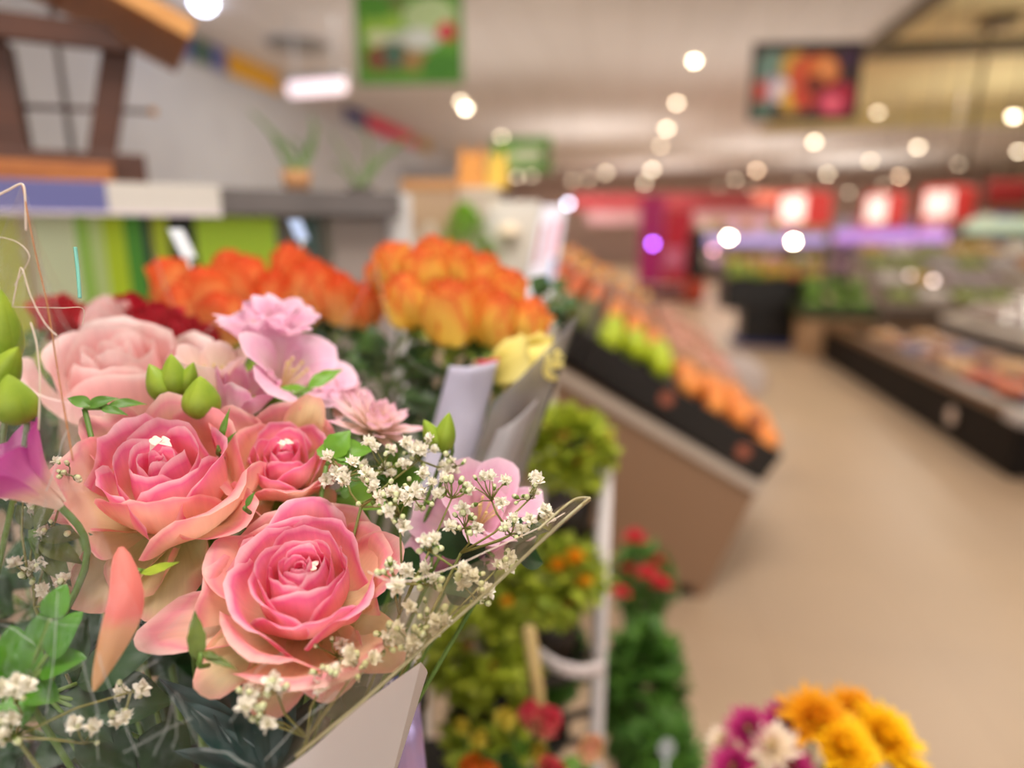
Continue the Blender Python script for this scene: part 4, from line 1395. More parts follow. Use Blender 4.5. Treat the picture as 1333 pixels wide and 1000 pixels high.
mb = MB(); mb.box((0, 0, h_ / 2), (w_, .16, h_)); mb.build('box', mat('cream_card', '#CDBFAE', .7), o, smooth=False, bevel=.003)
mb = MB(); mb.box((0, 0, h_ - .02), (w_ * 1.02, .165, .012)); mb.build('lid_seam', mat('cream_seam', '#B8A892', .7), o, smooth=False)
hb = h_
bo = o
# two orange paper lantern shapes on the cream box
for px0, px1, yt, lb, hx in ((598, 634, 193, 'orange pointed paper bag on top of the cream box', '#E09A4C'), (634, 662, 198, 'small yellow pointed paper bag right of the orange one', '#E8C050')):
    oo, w, h = on_table('paper_bag', px0, px1, yt, 2.1, lb, 'bag')
    oo.location.z = ZG + hb
    h -= hb
    mb = MB(); mb.hexa([(-w / 2, -.05, 0), (w / 2, -.05, 0), (w / 2, .05, 0), (-w / 2, .05, 0)], [(-w * .42, -.012, h * .85), (w * .42, -.012, h * .85), (w * .42, .012, h * .85), (-w * .42, .012, h * .85)])
    mb.build('bag', mat('bagpaper_' + hx[1:], hx, .7, trans=.2), oo, smooth=False, bevel=.003)
    mb = MB()
    for s in (-1, 1):
        mb.hexa([(s * w * .25 - w * .15, -.006, h * .85), (s * w * .25 + w * .15, -.006, h * .85), (s * w * .25 + w * .15, .006, h * .85), (s * w * .25 - w * .15, .006, h * .85)], [(s * w * .3 - w * .03, -.003, h * 1.05), (s * w * .3 + w * .03, -.003, h * 1.05), (s * w * .3 + w * .03, .003, h * 1.05), (s * w * .3 - w * .03, .003, h * 1.05)])
    mb.build('ears', mat('bagpaper_' + hx[1:], hx, .7), oo, smooth=False)
# small conifer in a pot
o, w_, h_ = on_table('potted_conifer', 584, 628, 264, 1.85, 'small bright green cone-shaped conifer behind the amber roses', 'potted plant')
rnd = random.Random(3)
w_ *= 2.1
mb = MB(); mb.lathe([(.03, 0), (.04, .07), (.036, .07)], 16); mb.build('pot', TERR, o)
mb = MB(); mb.tube([(0, 0, .05), (0, 0, h_)], [.006, .001], 6); mb.build('trunk', mat('bark', '#5E4630', .8), o)
mb = MB()
for i in range(420):
    v = rnd.random() ** .8
    z = .08 + v * (h_ - .09)
    r = w_ * .55 * (1 - v) ** .62 + .004
    a = rnd.uniform(0, 2 * PI)
    b = Vector((math.cos(a) * r * .55, math.sin(a) * r * .55, z))
    put_leaf(mb, b, Vector((math.cos(a) * r, math.sin(a) * r, z + .018)), Vector((0, 0, 1)), .008, 2, 3)
mb.build('foliage', mat('conifer_green', '#A8D63C', .6, hex2='#86BC30', scale=40, trans=.3), o)
# white bag and a bright package
o, w_, h_ = on_table('paper_bag', 632, 706, 262, 1.95, 'plump off-white paper bag behind the amber roses', 'bag')
mb = MB(); mb.grid(lambda u, v: Vector((w_ / 2 * (1 + .12 * math.sin(PI * v)) * (.92 if v > .8 else 1) * math.copysign(abs(math.cos(u * 2 * PI)) ** .6, math.cos(u * 2 * PI)), .07 * (1 - .75 * v ** 3) * math.copysign(abs(math.sin(u * 2 * PI)) ** .6, math.sin(u * 2 * PI)), h_ * v)), 28, 12)
mb.build('bag', mat('bag_offwhite', '#D6CCBC', .7, trans=.15, hex2='#CBC6BE', scale=10), o)
mb = MB(); mb.lathe([(.001, 0), (.03, .001), (.034, .012), (.022, .03), (.003, .036)], 16, c=(-w_ * .08, -.075, h_ * .62)); mb.build('rosette', mat('rosette_cream', '#F0DCC0', .6), o)
o, w_, h_ = on_table('gift_bag', 694, 738, 268, 1.8, 'shiny white gift bag with red and blue stripes, leaning right', 'bag')
mb = MB(); sh = w_ * .35
mb.hexa([(-w_ * .75, -.04, 0), (w_ * .05, -.04, 0), (w_ * .05, .04, 0), (-w_ * .75, .04, 0)], [(-w_ * .35 + sh * .3, -.02, h_), (w_ * .35 + sh * .3, -.02, h_), (w_ * .35 + sh * .3, .02, h_), (-w_ * .35 + sh * .3, .02, h_)])
mb.build('bag', mat('gift_white', '#E6E2F0', .25, spec=.7), o, smooth=False, bevel=.003)
for hx, u0, u1, v0, v1 in (('#B03848', -.36, -.22, .35, .8), ('#E890A8', .12, .32, .45, .85), ('#8C9CC8', .25, .42, .1, .42)):
    def q(u, v):
        xl = lerp(-w_ * .75, -w_ * .35 + sh * .3, v); xr = lerp(w_ * .05, w_ * .35 + sh * .3, v)
        return Vector((lerp(xl, xr, u + .5), lerp(-.0425, -.0225, v), h_ * v))
    mb = MB(); mb.add([q(u0, v0), q(u1, v0), q(u1, v1), q(u0, v1)], [(0, 1, 2, 3)]); mb.build('stripe', mat('stripe_' + hx[1:], hx, .4), o, smooth=False)
# ================================================================== plant rack right of the bouquet
RK = at(782, 770, 1.02)
PX_, PY_ = RK.x, RK.y
rack = thing('plant_rack', (PX_, PY_, 0), 'white plant rack with one post and curved trays holding green plants', 'plant rack', spin=YAW)
ztop = at(793, 596, 1.02).z
mb = MB(); mb.tube([(0, 0, 0), (0, 0, ztop)], .0125, 12); mb.build('post', mat('rack_white', '#C8BFBC', .4), rack)
mb = MB(); mb.lathe([(.12, 0), (.12, .012), (.02, .03)], 24); mb.build('foot', mat('rack_white', '#C8BFBC', .4), rack)


def tray(c, r, name='tray', m=None):
    b = MB(); l = loc(rack, c)
    b.lathe([(r * .1, 0), (r * .96, 0), (r, .012), (r, .026), (r * .97, .026), (r * .95, .010)], 30, c=l, cap1=False)
    b.tube([(0, 0, l.z + .01), (l.x * .9, l.y * .9, l.z + .006)], .007, 8)
    b.build(name, m or mat('rack_white', '#C8BFBC', .4), rack)


PLEAF = mat('leaf_mum_lime', '#BAC23A', .5, trans=.4, hex2='#98AA30', scale=50)
PLEAF2 = mat('leaf_mum_green', '#94AA36', .5, trans=.4, hex2='#BAC040', scale=50)
PLEAFD = mat('leaf_deep', '#3E6A22', .5, trans=.25, hex2='#547C2A', scale=40)


def bush(px, py, d, rx, ry, label, m, n, seed, blooms=(), pot=True, lw=.012, ll=.035, potz=None, name='potted_chrysanthemum', cat='potted plant', supp=None):
    """potted plant: a dome of separate leaves over a pot, blossoms as parts"""
    rnd = random.Random(seed)
    c = at(px, py, d)
    Rx, Rz = rx * d / FPX, ry * d / FPX
    pz = c.z - Rz - .075
    o = thing(name, (c.x, c.y, pz), label, cat)
    mb = MB(); mb.lathe([(Rx * .42, 0), (Rx * .58, .10), (Rx * .54, .10), (Rx * .5, .09)], 18); mb.build('pot', mat('pot_dark', '#2A211C', .6), o)
    mb = MB()
    st = MB()
    for i in range(n):
        a = rnd.uniform(0, 2 * PI)
        e = math.asin(rnd.uniform(-.75, 1))
        k = rnd.uniform(.55, 1) ** .6
        dr = Vector((math.cos(a) * math.cos(e), math.sin(a) * math.cos(e), math.sin(e)))
        p = Vector((dr.x * Rx * k, dr.y * Rx * k, dr.z * Rz * k + (c.z - pz)))
        dd = (dr + Vector((rnd.uniform(-.6, .6), rnd.uniform(-.6, .6), rnd.uniform(-.3, .5)))).normalized()
        L_ = ll * rnd.uniform(.7, 1.2)
        put_leaf(mb, p - dd * L_ * .6, p + dd * L_ * .4, Vector((0, 0, 1)) + dr * .5, lw * rnd.uniform(.7, 1.2), 3, 5, curl=.2, serr=4)
        if i % 9 == 0:
            st.tube([(0, 0, .08), tuple(lerp(Vector((0, 0, .1)), p, .6)), tuple(p - dd * L_ * .6)], .0016, 4)
    mb.build('foliage', m, o)
    st.build('stalks', GREEN, o)
    for j, (bx, by, bd, br, mm, shape) in enumerate(blooms):
        q = loc(o, at(bx, by, bd))
        b = MB()
        nn_ = 26 if shape == 'mum' else 14
        for i in range(nn_):
            t = i / (nn_ - 1)
            a = i * 2.4
            el = lerp(1.3, .0, t)
            dr = Vector((math.cos(a) * math.cos(el), math.sin(a) * math.cos(el), math.sin(el)))
            put_leaf(b, q + dr * br * .1, q + dr * br, Vector((0, 0, 1)), br * (.2 if shape == 'mum' else .42), 3, 5, curl=-.3, fold=.5, tipp=.6)
        bo_ = b.build('blossom', mm, o)
    if supp == 'tray':
        tray(Vector((c.x, c.y, pz - .012)), Rx * .62, m=mat('tray_dark', '#2E2A24', .6))
    return o


YB = mat('blossom_yellow', '#E8B020', .55, trans=.3, hex2='#F0A018', scale=60)
OB = mat('blossom_bronze', '#B8702A', .6, trans=.2, hex2='#8E5A22', scale=60)
RB = mat('blossom_red', '#DC2C48', .5, trans=.3, hex2='#EC4858', scale=40)
bush(742, 588, 1.0, 62, 62, 'lime green potted chrysanthemum with bronze buds, uppermost beside the white post', PLEAF, 420, 1, [(735, 575, .95, .016, OB, 'mum'), (765, 590, .95, .014, OB, 'mum'), (752, 606, .94, .012, OB, 'mum'), (712, 560, .97, .010, OB, 'mum'), (792, 572, .98, .012, mat('blossom_pale', '#C8A040', .6), 'mum')], supp='tray')
bush(712, 742, 1.0, 85, 64, 'potted chrysanthemum with a few yellow flowers, second from the top of the rack', PLEAF2, 460, 2, [(726, 742, .93, .018, YB, 'mum'), (748, 732, .93, .020, YB, 'mum'), (762, 762, .93, .015, YB, 'mum'), (660, 788, .92, .013, YB, 'mum'), (700, 778, .93, .010, OB, 'mum'), (740, 790, .93, .010, OB, 'mum')], supp='tray')
bush(625, 848, .98, 80, 62, 'leafy lime green potted plant low on the left of the rack', PLEAF, 420, 3, [(610, 845, .91, .010, OB, 'mum'), (640, 870, .91, .010, OB, 'mum')], supp='tray')
bush(700, 855, 1.08, 70, 55, 'dark leafy potted plant behind the wooden plant stake', PLEAFD, 300, 4, supp='tray')
bush(640, 960, .95, 70, 45, 'small bright green plant at the bottom beside the pale buds', PLEAF2, 240, 14, supp='tray')
bush(838, 760, 1.55, 44, 62, 'small plant with red flowers right of the white post', PLEAFD, 260, 5, [(826, 706, 1.46, .030, RB, 'rose'), (842, 752, 1.44, .028, RB, 'rose'), (860, 765, 1.46, .028, RB, 'rose'), (808, 776, 1.44, .024, RB, 'rose'), (818, 745, 1.5, .020, RB, 'rose'), (856, 735, 1.5, .020, RB, 'rose')], name='potted_red_flowers', supp=None)
bush(835, 905, 1.3, 60, 110, 'tall dark green leafy plant on the floor right of the white post', PLEAFD, 420, 6, name='potted_greenery', lw=.016, ll=.06, supp=None)
bush(865, 985, 1.15, 45, 60, 'grassy green plant at the bottom beside the pale floor', PLEAFD, 220, 16, name='potted_greenery', lw=.010, ll=.06, supp=None)
# plant stands carrying the two floor-side plants
for px, py, d, ry, lb in ((838, 760, 1.55, 62, 'slim dark stand under the red flowering plant'), (835, 905, 1.3, 110, 'low dark stand under the tall green plant'), (865, 985, 1.15, 60, 'low dark stand under the grassy green plant')):
    c = at(px, py, d)
    zt_ = c.z - ry * d / FPX - .075
    o = thing('plant_stand', (c.x, c.y, 0), lb, 'plant stand')
    mb = MB(); mb.lathe([(.05, zt_ - .02), (.06, zt_ - .012), (.06, zt_ - .001)], 18); mb.build('plate', BLACKP, o)
    mb = MB(); mb.tube([(0, 0, .01), (0, 0, zt_ - .015)], .012, 8); mb.lathe([(.06, 0), (.06, .012), (.015, .02)], 18); mb.build('column', BLACKP, o)
# the white curved ring tray seen left of the post
mb = MB()
A0 = [loc(rack, at(*p)) for p in ((700, 842, .93), (725, 858, .915), (755, 866, .92), (784, 862, .94))]
mb.grid(lambda u, v: polyline(A0, u) + Vector((0, 0, -.022 * v)), 20, 3)
mb.build('label_rail', mat('rail_white', '#D4C8C6', .4), rack, solid=.003)
# wooden stake
o = thing('plant_stake', at(700, 990, .80), 'pale wooden stake standing in the plants above the pink flowers', 'stake')
mb = MB(); mb.tube([loc(o, at(706, 1080, .82)), loc(o, at(700, 900, .84)), loc(o, at(689, 822, .845)), loc(o, at(688, 815, .845))], [.009, .009, .009, .006], 10); mb.build('stake', wood_mat('wood_stake', '#B59A62', '#C4AA72'), o)

# ---- mini roses and pale buds at the bottom
BM = at(690, 1250, .80)
MP = petal_mat('petal_mini_pink', [(0, '#F0E0A8'), (.45, '#F0B49A'), (.75, '#E86A78'), (1, '#DC4862')], trans=.3)
MC = petal_mat('petal_mini_cream', [(0, '#D8D890'), (.5, '#F0E0B0'), (.85, '#F2CBA8'), (1, '#E88A84')], trans=.3)
MY = petal_mat('petal_mini_yellow', [(0, '#B4BC48'), (.5, '#D8D45A'), (1, '#E4CE58')], trans=.3)
MO = petal_mat('petal_mini_orange', [(0, '#D8C848'), (.5, '#EEB83A'), (1, '#E8783A')], trans=.3)
for k, (x, y, d, R, mm, lb, ax) in enumerate(((688, 922, .76, .018, MP, 'deep pink mini rose, upper left of the pink pair below the wooden stake', (.9, .3, -.2)), (715, 935, .75, .022, MP, 'pink and cream mini rose, right one of the pair below the wooden stake', (.8, .5, .2)), (700, 948, .74, .016, MC, 'cream mini rose just under the pink pair', (.6, .7, 0)),
                                             (658, 930, .76, .016, MY, 'lime yellow mini rose bud left of the pink pair', (.9, .3, -.2)), (624, 957, .74, .0125, MY, 'round yellow bud at the bottom left of the mini roses', (.9, .4, 0)), (601, 940, .77, .012, MY, 'pale yellow bud furthest left of the mini roses', (.9, .3, 0)), (612, 996, .73, .019, MO, 'yellow-orange mini rose at the bottom frame edge', (.85, .5, -.1)), (636, 1002, .74, .016, MO, 'orange-red mini rose beside the yellow-orange one', (.85, .4, .2)),
                                             (702, 978, .75, .014, MY, 'yellow-green bud below the cream mini rose', (.9, .4, 0)), (722, 1000, .73, .019, MP, 'pink mini rose at the bottom frame edge under the pair', (.85, .5, .1)), (772, 968, .74, .0195, MC, 'round cream bud with a pink flush, right of the mini roses', (.9, .4, .1)))):
    rose('mini_rose', x, y, d, R, R * 2, ax, lb, seed=60 + k, n=14, mats=(mm, mm, mm), each=False, fine=False, openness=.72, hz0=(.9, .1, -.25), stem_to=BM, group='mini roses', spin=k)
leafy(700, 1000, .79, 26, 90, .014, LEAF, 'green leaves among the mini roses at the bottom edge', 71, BM, ht=.6)
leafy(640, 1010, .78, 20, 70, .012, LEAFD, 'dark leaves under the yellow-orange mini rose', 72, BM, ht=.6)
o = thing('flower_bucket', (BM.x, BM.y, .45), 'black bucket holding the mini roses', 'bucket')
hgt = BM.z - .45 + .05
mb = MB(); mb.lathe([(.06, 0), (.08, hgt), (.076, hgt), (.057, .01)], 22); mb.build('bucket', BLACKP, o)
s_ = thing('plant_stand', (BM.x, BM.y, 0), 'dark plinth under the mini rose bucket', 'plinth')
mb = MB(); mb.box((0, 0, .225), (.22, .22, .449)); mb.build('plinth', BLACKP, s_, smooth=False, bevel=.006)

# ---- bunch of yellow and magenta mums, bottom right
BQ = at(1080, 1330, .86)
YM = petal_mat('petal_mum_yellow', [(0, '#E09A10'), (.5, '#F4BE12'), (1, '#FFD71E')], trans=.3)
YO = petal_mat('petal_mum_gold', [(0, '#C87A14'), (.5, '#E89C14'), (1, '#F0AE1C')], trans=.3)
MG = petal_mat('petal_mum_magenta', [(0, '#8E1450'), (.6, '#B4206C'), (1, '#C84484')], trans=.25)
CW = petal_mat('petal_mum_cream', [(0, '#EAD8A8'), (.6, '#F4E4C8'), (1, '#F6E4D8')], trans=.3)
for k, (x, y, d, R, mm, lb, n) in enumerate(((1062, 936, .80, .044, YO, 'golden orange mum, top left of the yellow bunch at the bottom right', 60), (1098, 972, .77, .042, YM, 'bright yellow mum in the middle of the bunch at the bottom right', 60), (1152, 958, .80, .046, YM, 'large bright yellow mum on the right of the bunch at the bottom right', 60), (1110, 1010, .76, .036, YO, 'bronze-orange mum at the bottom frame edge', 50), (1180, 1005, .79, .036, YM, 'lowest yellow mum on the right of the bunch', 50), (1110, 925, .83, .036, YO, 'golden mum behind the large bright yellow one', 50),
                                             (1004, 972, .78, .032, CW, 'cream-white mum among the magenta ones', 50), (975, 950, .80, .030, MG, 'magenta mum at the upper left of the cream-white one', 50), (1018, 940, .82, .028, MG, 'magenta mum between the cream-white and golden ones', 50), (955, 1000, .78, .030, MG, 'magenta mum at the bottom left of the bunch', 50), (1030, 1000, .77, .028, MG, 'magenta mum below the cream-white one', 50), (940, 965, .82, .020, CW, 'small blurred pinkish white mum furthest left in the bunch', 36))):
    mum('chrysanthemum', x, y, d, R, (.92, .3, (x - 1080) / 300), lb, mm, n, 80 + k, 'mums in the bottom right bunch', stem_to=BQ, cone=.4, wide=.2)
leafy(1080, 1030, .82, 24, 110, .016, LEAFM, 'dark leaves under the yellow mums', 91, BQ, ht=.4)
o = thing('flower_bucket', (BQ.x, BQ.y, .3), 'black bucket holding the yellow and magenta mums', 'bucket')
hgt = BQ.z - .3 + .05
mb = MB(); mb.lathe([(.08, 0), (.1, hgt), (.095, hgt), (.076, .01)], 22); mb.build('bucket', BLACKP, o)
s_ = thing('plant_stand', (BQ.x, BQ.y, 0), 'dark plinth under the bucket of mums', 'plinth')
mb = MB(); mb.box((0, 0, .15), (.24, .24, .299)); mb.build('plinth', BLACKP, s_, smooth=False, bevel=.006)
# pebble-clear tag catching light at the bottom
o = thing('pale_card', at(868, 975, 1.0), 'small pale oval care tag in the grassy plant at the bottom', 'card')
mb = MB(); n = 20
ov = [RT * (.013 * math.cos(i * 2 * PI / n)) + WUP * (.018 * math.sin(i * 2 * PI / n)) for i in range(n)]
mb.add(ov + [p - TOW * .001 for p in ov], [tuple(range(n)), tuple(reversed(range(n, 2 * n)))] + [(i, i + n, (i + 1) % n + n, (i + 1) % n) for i in range(n)]); mb.build('tag', mat('tag_pale', '#A8B0B0', .3), o, smooth=False)
mb = MB(); mb.tube([(0, 0, -.017), (0, 0, -.16)], .002, 6); mb.build('stick', mat('stick_clear', '#C9CDCB', .3), o)
# ================================================================== the shop hall
ZC = CAMZ + 2.6           # lower ceiling
YF = 34.0
XL, XR = -5.95, 16.0
M_FLOOR = tile_mat('floor_tiles', '#BCA286', '#B89E82', '#AE9478', .6, .6, .36, .003, blotch='#AC9680')
M_CEIL = tile_mat('ceiling_panels', '#E6E2E0', '#E1DDDB', '#C9C3BD', .62, 1.25, .8, .008)
M_WALL = mat('wall_grey', '#CDD1D8', .8, hex2='#C6CAD2', scale=2)
M_OLIVE = mat('recess_olive', '#D8CB98', .85, hex2='#CFC290', scale=1)
M_BEAM = mat('beam_dark', '#6E624C', .7)


def struct(name, mb, m, **kw):
    o = mb.build(name, m, None, smooth=False, **kw)
    o['kind'] = 'structure'
    return o


mb = MB(); mb.box(((XL + XR) / 2, (YF - 3) / 2, -.05), (XR - XL, YF + 3, .1)); struct('floor', mb, M_FLOOR)
RX0, RX1, RY0, RY1, RZ = 3.3, 13.0, 4.6, 20.0, ZC + .55      # raised bay in the ceiling
mb = MB()
for x0, x1, y0, y1 in ((XL, RX0, -3, YF), (RX1, XR, -3, YF), (RX0, RX1, -3, RY0), (RX0, RX1, RY1, YF)):
    mb.box(((x0 + x1) / 2, (y0 + y1) / 2, ZC + .05), (x1 - x0, y1 - y0, .1))
struct('ceiling', mb, M_CEIL)
mb = MB()
mb.box(((RX0 + RX1) / 2, (RY0 + RY1) / 2, RZ + .05), (RX1 - RX0, RY1 - RY0, .1))
for x, y, sx, sy in ((RX0 - .05, (RY0 + RY1) / 2, .1, RY1 - RY0), (RX1 + .05, (RY0 + RY1) / 2, .1, RY1 - RY0), ((RX0 + RX1) / 2, RY1 + .05, RX1 - RX0, .1), ((RX0 + RX1) / 2, RY0 - .05, RX1 - RX0, .1)):
    mb.box((x, y, ZC + .35), (sx, sy, .5))
struct('ceiling_raised_bay', mb, M_OLIVE)
mb = MB()
mb.box((RX0, (RY0 + 12) / 2, ZC - .03), (.16, 12 - RY0, .14)); struct('trim_1', mb, M_BEAM)
mb = MB()
mb.box(((RX0 + RX1) / 2, 11.3, ZC + .02), (RX1 - RX0, .22, .2)); struct('trim_2', mb, M_BEAM)
# unseen front wall behind the photographer, its windows added for fill and film reflections
mb = MB(); yw = -3.05
wins = [(-4.6, -2.2), (-1.2, 1.2), (2.4, 6.4), (8.0, 12.0)]
mb.box(((XL + XR) / 2, yw, .3), (XR - XL, .1, .6)); mb.box(((XL + XR) / 2, yw, (3.3 + ZC) / 2), (XR - XL, .1, ZC - 3.3))
xs = [XL] + [v for w_ in wins for v in w_] + [XR]
for k in range(0, len(xs), 2):
    mb.box(((xs[k] + xs[k + 1]) / 2, yw, 1.95), (xs[k + 1] - xs[k], .1, 2.7))
struct('wall_front', mb, mat('wall_brown', '#8A7B6C', .8))
for k, (a, b) in enumerate(wins):
    mb = MB()
    for x in (a + .03, (a + b) / 2, b - .03):
        mb.box((x, yw, 1.95), (.06, .08, 2.7))
    for z in (.63, 3.27):
        mb.box(((a + b) / 2, yw, z), (b - a, .08, .06))
    struct(f'window_{k + 1}', mb, mat('window_frame_grey', '#5E5C5A', .5))
mb = MB(); mb.box((XL - .05, (YF - 3) / 2, ZC / 2), (.1, YF + 3, ZC)); struct('wall_left', mb, M_WALL)
mb = MB(); mb.box((XR + .05, (YF - 3) / 2, ZC / 2), (.1, YF + 3, ZC)); struct('wall_right', mb, mat('wall_beige', '#B9A892', .8))
mb = MB(); mb.box(((XL + XR) / 2, YF + .05, ZC / 2), (XR - XL, .1, ZC)); struct('wall_far', mb, mat('wall_rosy', '#D8BEB2', .8))
# a light partition that ends the left wall before the far hall
mb = MB(); mb.box((XL + .75, 17.5, 1.6), (1.5, .2, 3.2)); struct('wall_partition', mb, mat('wall_bluegrey', '#AFB4BC', .8))

# picture band under the ceiling along the left wall: framed colour boards, each a board of its own
BAND = [((198, 236), '#5B78B0', 'blue'), ((240, 268), '#5868A8', 'violet-blue'), ((270, 286), '#54795A', 'green'), ((288, 306), '#6C74B4', 'lavender'), ((309, 372), '#F0B838', 'mustard yellow'), ((376, 446), '#C9C4C6', 'pale lilac'), ((452, 478), '#4A4C86', 'navy'), ((480, 540), '#E8285C', 'crimson'), ((545, 560), '#C7A045', 'ochre')]
for (a, b), h, nm in BAND:
    ya = XL / ray(a, HZ - (VPX - a) * .437).x * ray(a, 200).y
    yb = XL / ray(b, HZ - (VPX - b) * .437).x * ray(b, 200).y
    o = thing('wall_board', (XL + .03, (ya + yb) / 2, ZC - .17), f'{nm} board in the picture band high along the pale grey wall', 'wall board', 'picture band boards')
    L_ = abs(yb - ya) - .04
    mb = MB(); mb.box((0, 0, 0), (.04, L_, .34)); mb.build('board', mat('board_' + nm.replace(' ', '_'), h, .6, hex2=h, scale=3), o, smooth=False)
    mb = MB()
    for sz in (-1, 1):
        mb.box((.012, 0, sz * .175), (.05, L_ + .02, .02))
    mb.build('rail', mat('band_rail', '#C9C8CC', .5), o, smooth=False)

# ---------------------------------------------------------------- ceiling spots
M_SPOT = {}


def spot(px, py, z, L, r, hexc, label, i):
    p = at_z(px, py, z)
    if p.y > 31:
        p = at_y(px, py, 31)
        z = p.z
    o = thing('downlight', p, label, 'ceiling light', 'ceiling downlights')
    key = (hexc, L)
    m = lamp_mat(f'lamp_glow_{len(M_SPOT)}' if key not in M_SPOT else M_SPOT[key].name, hexc, L)
    M_SPOT[key] = m
    mb = MB(); mb.lathe([(r, 0), (r * .95, -r * .4), (r * .7, -r * .75), (r * .25, -r * .98), (r * .02, -r)], 14, cap0=False)
    mb.build('bulb', m, o)
    top = (ZC if not (RX0 < p.x < RX1 and RY0 < p.y < RY1) else RZ) - z
    mb = MB(); mb.lathe([(r * 1.05, 0), (r * 1.15, .01), (r * 1.15, .03), (r * .4, .05)], 14, cap0=False)
    if top > .06:
        mb.tube([(0, 0, .04), (0, 0, top)], .012, 6)
    mb.build('housing', mat('lamp_housing', '#8A7E70', .4), o)


# row, pixel, strength, hue
WARM, PEACH, COOL = '#FFE9C8', '#FFD6B0', '#DDE6FF'
rowA = [(904, 78, 22), (881, 133, 14), (868, 166, 11), (860, 189, 6), (849, 220, 16), (839, 238, 15)]
for i, (x, y, s) in enumerate(rowA):
    spot(x, y, ZC if i < 4 else ZC - .55, s, .052 if i < 2 else .075, WARM, f'{ORD[i]} downlight from the near end of the row left of the fruit poster', i)
rowB = [(606, 140, 30), (653, 178, 22), (673, 229, 8), (692, 228, 6), (766, 232, 5), (745, 235, 4), (789, 224, 9)]
for i, (x, y, s) in enumerate(rowB):
    spot(x, y, ZC if i < 2 else ZC - .55, s, .06 if i < 2 else .08, WARM, f'{ORD[i]} downlight in the row that starts right of the green poster', i)
rowC = [(1143, 145, 6), (1060, 183, 14), (1133, 208, 8), (1077, 226, 13), (1043, 238, 4), (985, 221, 18), (957, 233, 9), (978, 246, 4), (936, 243, 3), (1105, 250, 7)]
for i, (x, y, s) in enumerate(rowC):
    spot(x, y, (RZ - .5) if i == 0 else ZC - .5, s, .07, PEACH if i in (5,) else WARM, f'{ORD[i]} downlight in the cluster below the fruit poster, counted from the upper right', i)
rowD = [(1320, 150, 16), (1326, 196, 12), (1195, 190, 12), (1248, 213, 4), (1171, 229, 20), (1150, 240, 6)]
for i, (x, y, s) in enumerate(rowD):
    spot(x, y, ZC - .45, s, .07, PEACH if i == 4 else WARM, f'{ORD[i]} downlight below the dark beam, counted from the right', i)
spot(265, 1, ZC, 14, .12, COOL, 'cool white downlight beside the left picture band', 0)
spot(600, 131, ZC, 14, .05, WARM, 'small downlight touching the brightest one right of the green poster', 0)
# low bright and coloured lamps; the chest's two bulbs are added package glints
LOW = [(949, 309, 3.2, 70, WARM, 'bright white lamp hanging low over the black produce table'), (1033, 314, 3.2, 90, WARM, 'brightest white lamp hanging low right of the black produce table'),
       (740, 265, 2.6, 14, COOL, 'bluish white lamp over the far end of the sloped fruit stand'), (850, 317, 2.0, 22, '#A860FF', 'violet lamp in front of the magenta display'),
       (928, 325, 2.0, 6, '#FFB0C0', 'rosy lamp left of the white lamp over the black table'),
       (1215, 365, 1.5, 7, '#FFE4DC', 'small glowing bulb added as a package glint over the long chest, left one'), (1185, 358, 1.5, 3, '#FFE4DC', 'faint glowing bulb added as a package glint beside the other glint bulb')]
for x, y, dz, s, hx, lb in LOW:
    d = 15 if y < 330 else 9
    p = at_y(x, y, d)
    o = thing('hanging_lamp', p, lb, 'lamp')
    r = .055 if d > 10 else .03
    m = lamp_mat('low_lamp_' + lb[:14].replace(' ', '_') + hx[1:] + str(s), hx, s)
    mb = MB(); mb.lathe([(r * .3, r), (r * .9, r * .5), (r, 0), (r * .9, -r * .5), (r * .3, -r)], 12); mb.build('bulb', m, o)
    mb = MB(); mb.lathe([(r * 1.3, r * .6), (r * .6, r * 1.6), (r * .2, r * 1.8)], 12, cap0=False)
    top = (ZC if not (RX0 < p.x < RX1 and RY0 < p.y < RY1) else RZ) - p.z
    mb.tube([(0, 0, r * 1.7), (0, 0, top)], .006, 6); mb.build('shade_and_cord', mat('lamp_housing', '#8A7E70', .4), o)

# fluorescent tube fitting above the left wall
p = at(412, 115, 8.2)
o = thing('tube_light', p, 'long white fluorescent tube light near the left wall', 'ceiling light', spin=-.15)
mb = MB(); mb.tube([(-.38, 0, 0), (.38, 0, 0)], .08, 10); mb.build('tube', lamp_mat('tube_glow', '#FFE8EE', 1.3), o)
mb = MB(); mb.box((0, 0, .11), (.84, .14, .06)); mb.tube([(-.3, 0, .12), (-.3, 0, ZC - p.z + .02)], .012, 6); mb.tube([(.3, 0, .12), (.3, 0, ZC - p.z + .02)], .012, 6); mb.build('fitting', M_WALL, o, smooth=False)
# round ceiling vent
p = at_z(388, 56, ZC)
o = thing('air_vent', p, 'round grey ceiling vent above the left picture band', 'vent')
mb = MB(); mb.lathe([(.42, 0), (.40, -.05), (.2, -.07)], 24, cap0=False); mb.build('grille', mat('vent_grey', '#8D8A86', .6), o)
mb = MB(); mb.lathe([(.47, 0), (.47, -.02), (.42, -.02)], 24, cap0=False, cap1=False); mb.build('ring', M_WALL, o)
# rod and square fixture in the raised bay
p = at_z(1300, 22, RZ)
o = thing('light_fixture', p, 'dark square fixture with a long drop rod in the raised ceiling bay', 'ceiling fixture')
mb = MB(); mb.box((0, 0, -.06), (.42, .42, .12)); mb.build('box', M_BEAM, o, smooth=False)
q = at(1255, 225, (p - CAM).dot(F) * 1.12)
mb = MB(); mb.tube([(-.1, 0, -.1), q - p], .035, 8); mb.build('rod', mat('rod_grey', '#6E6450', .7), o)


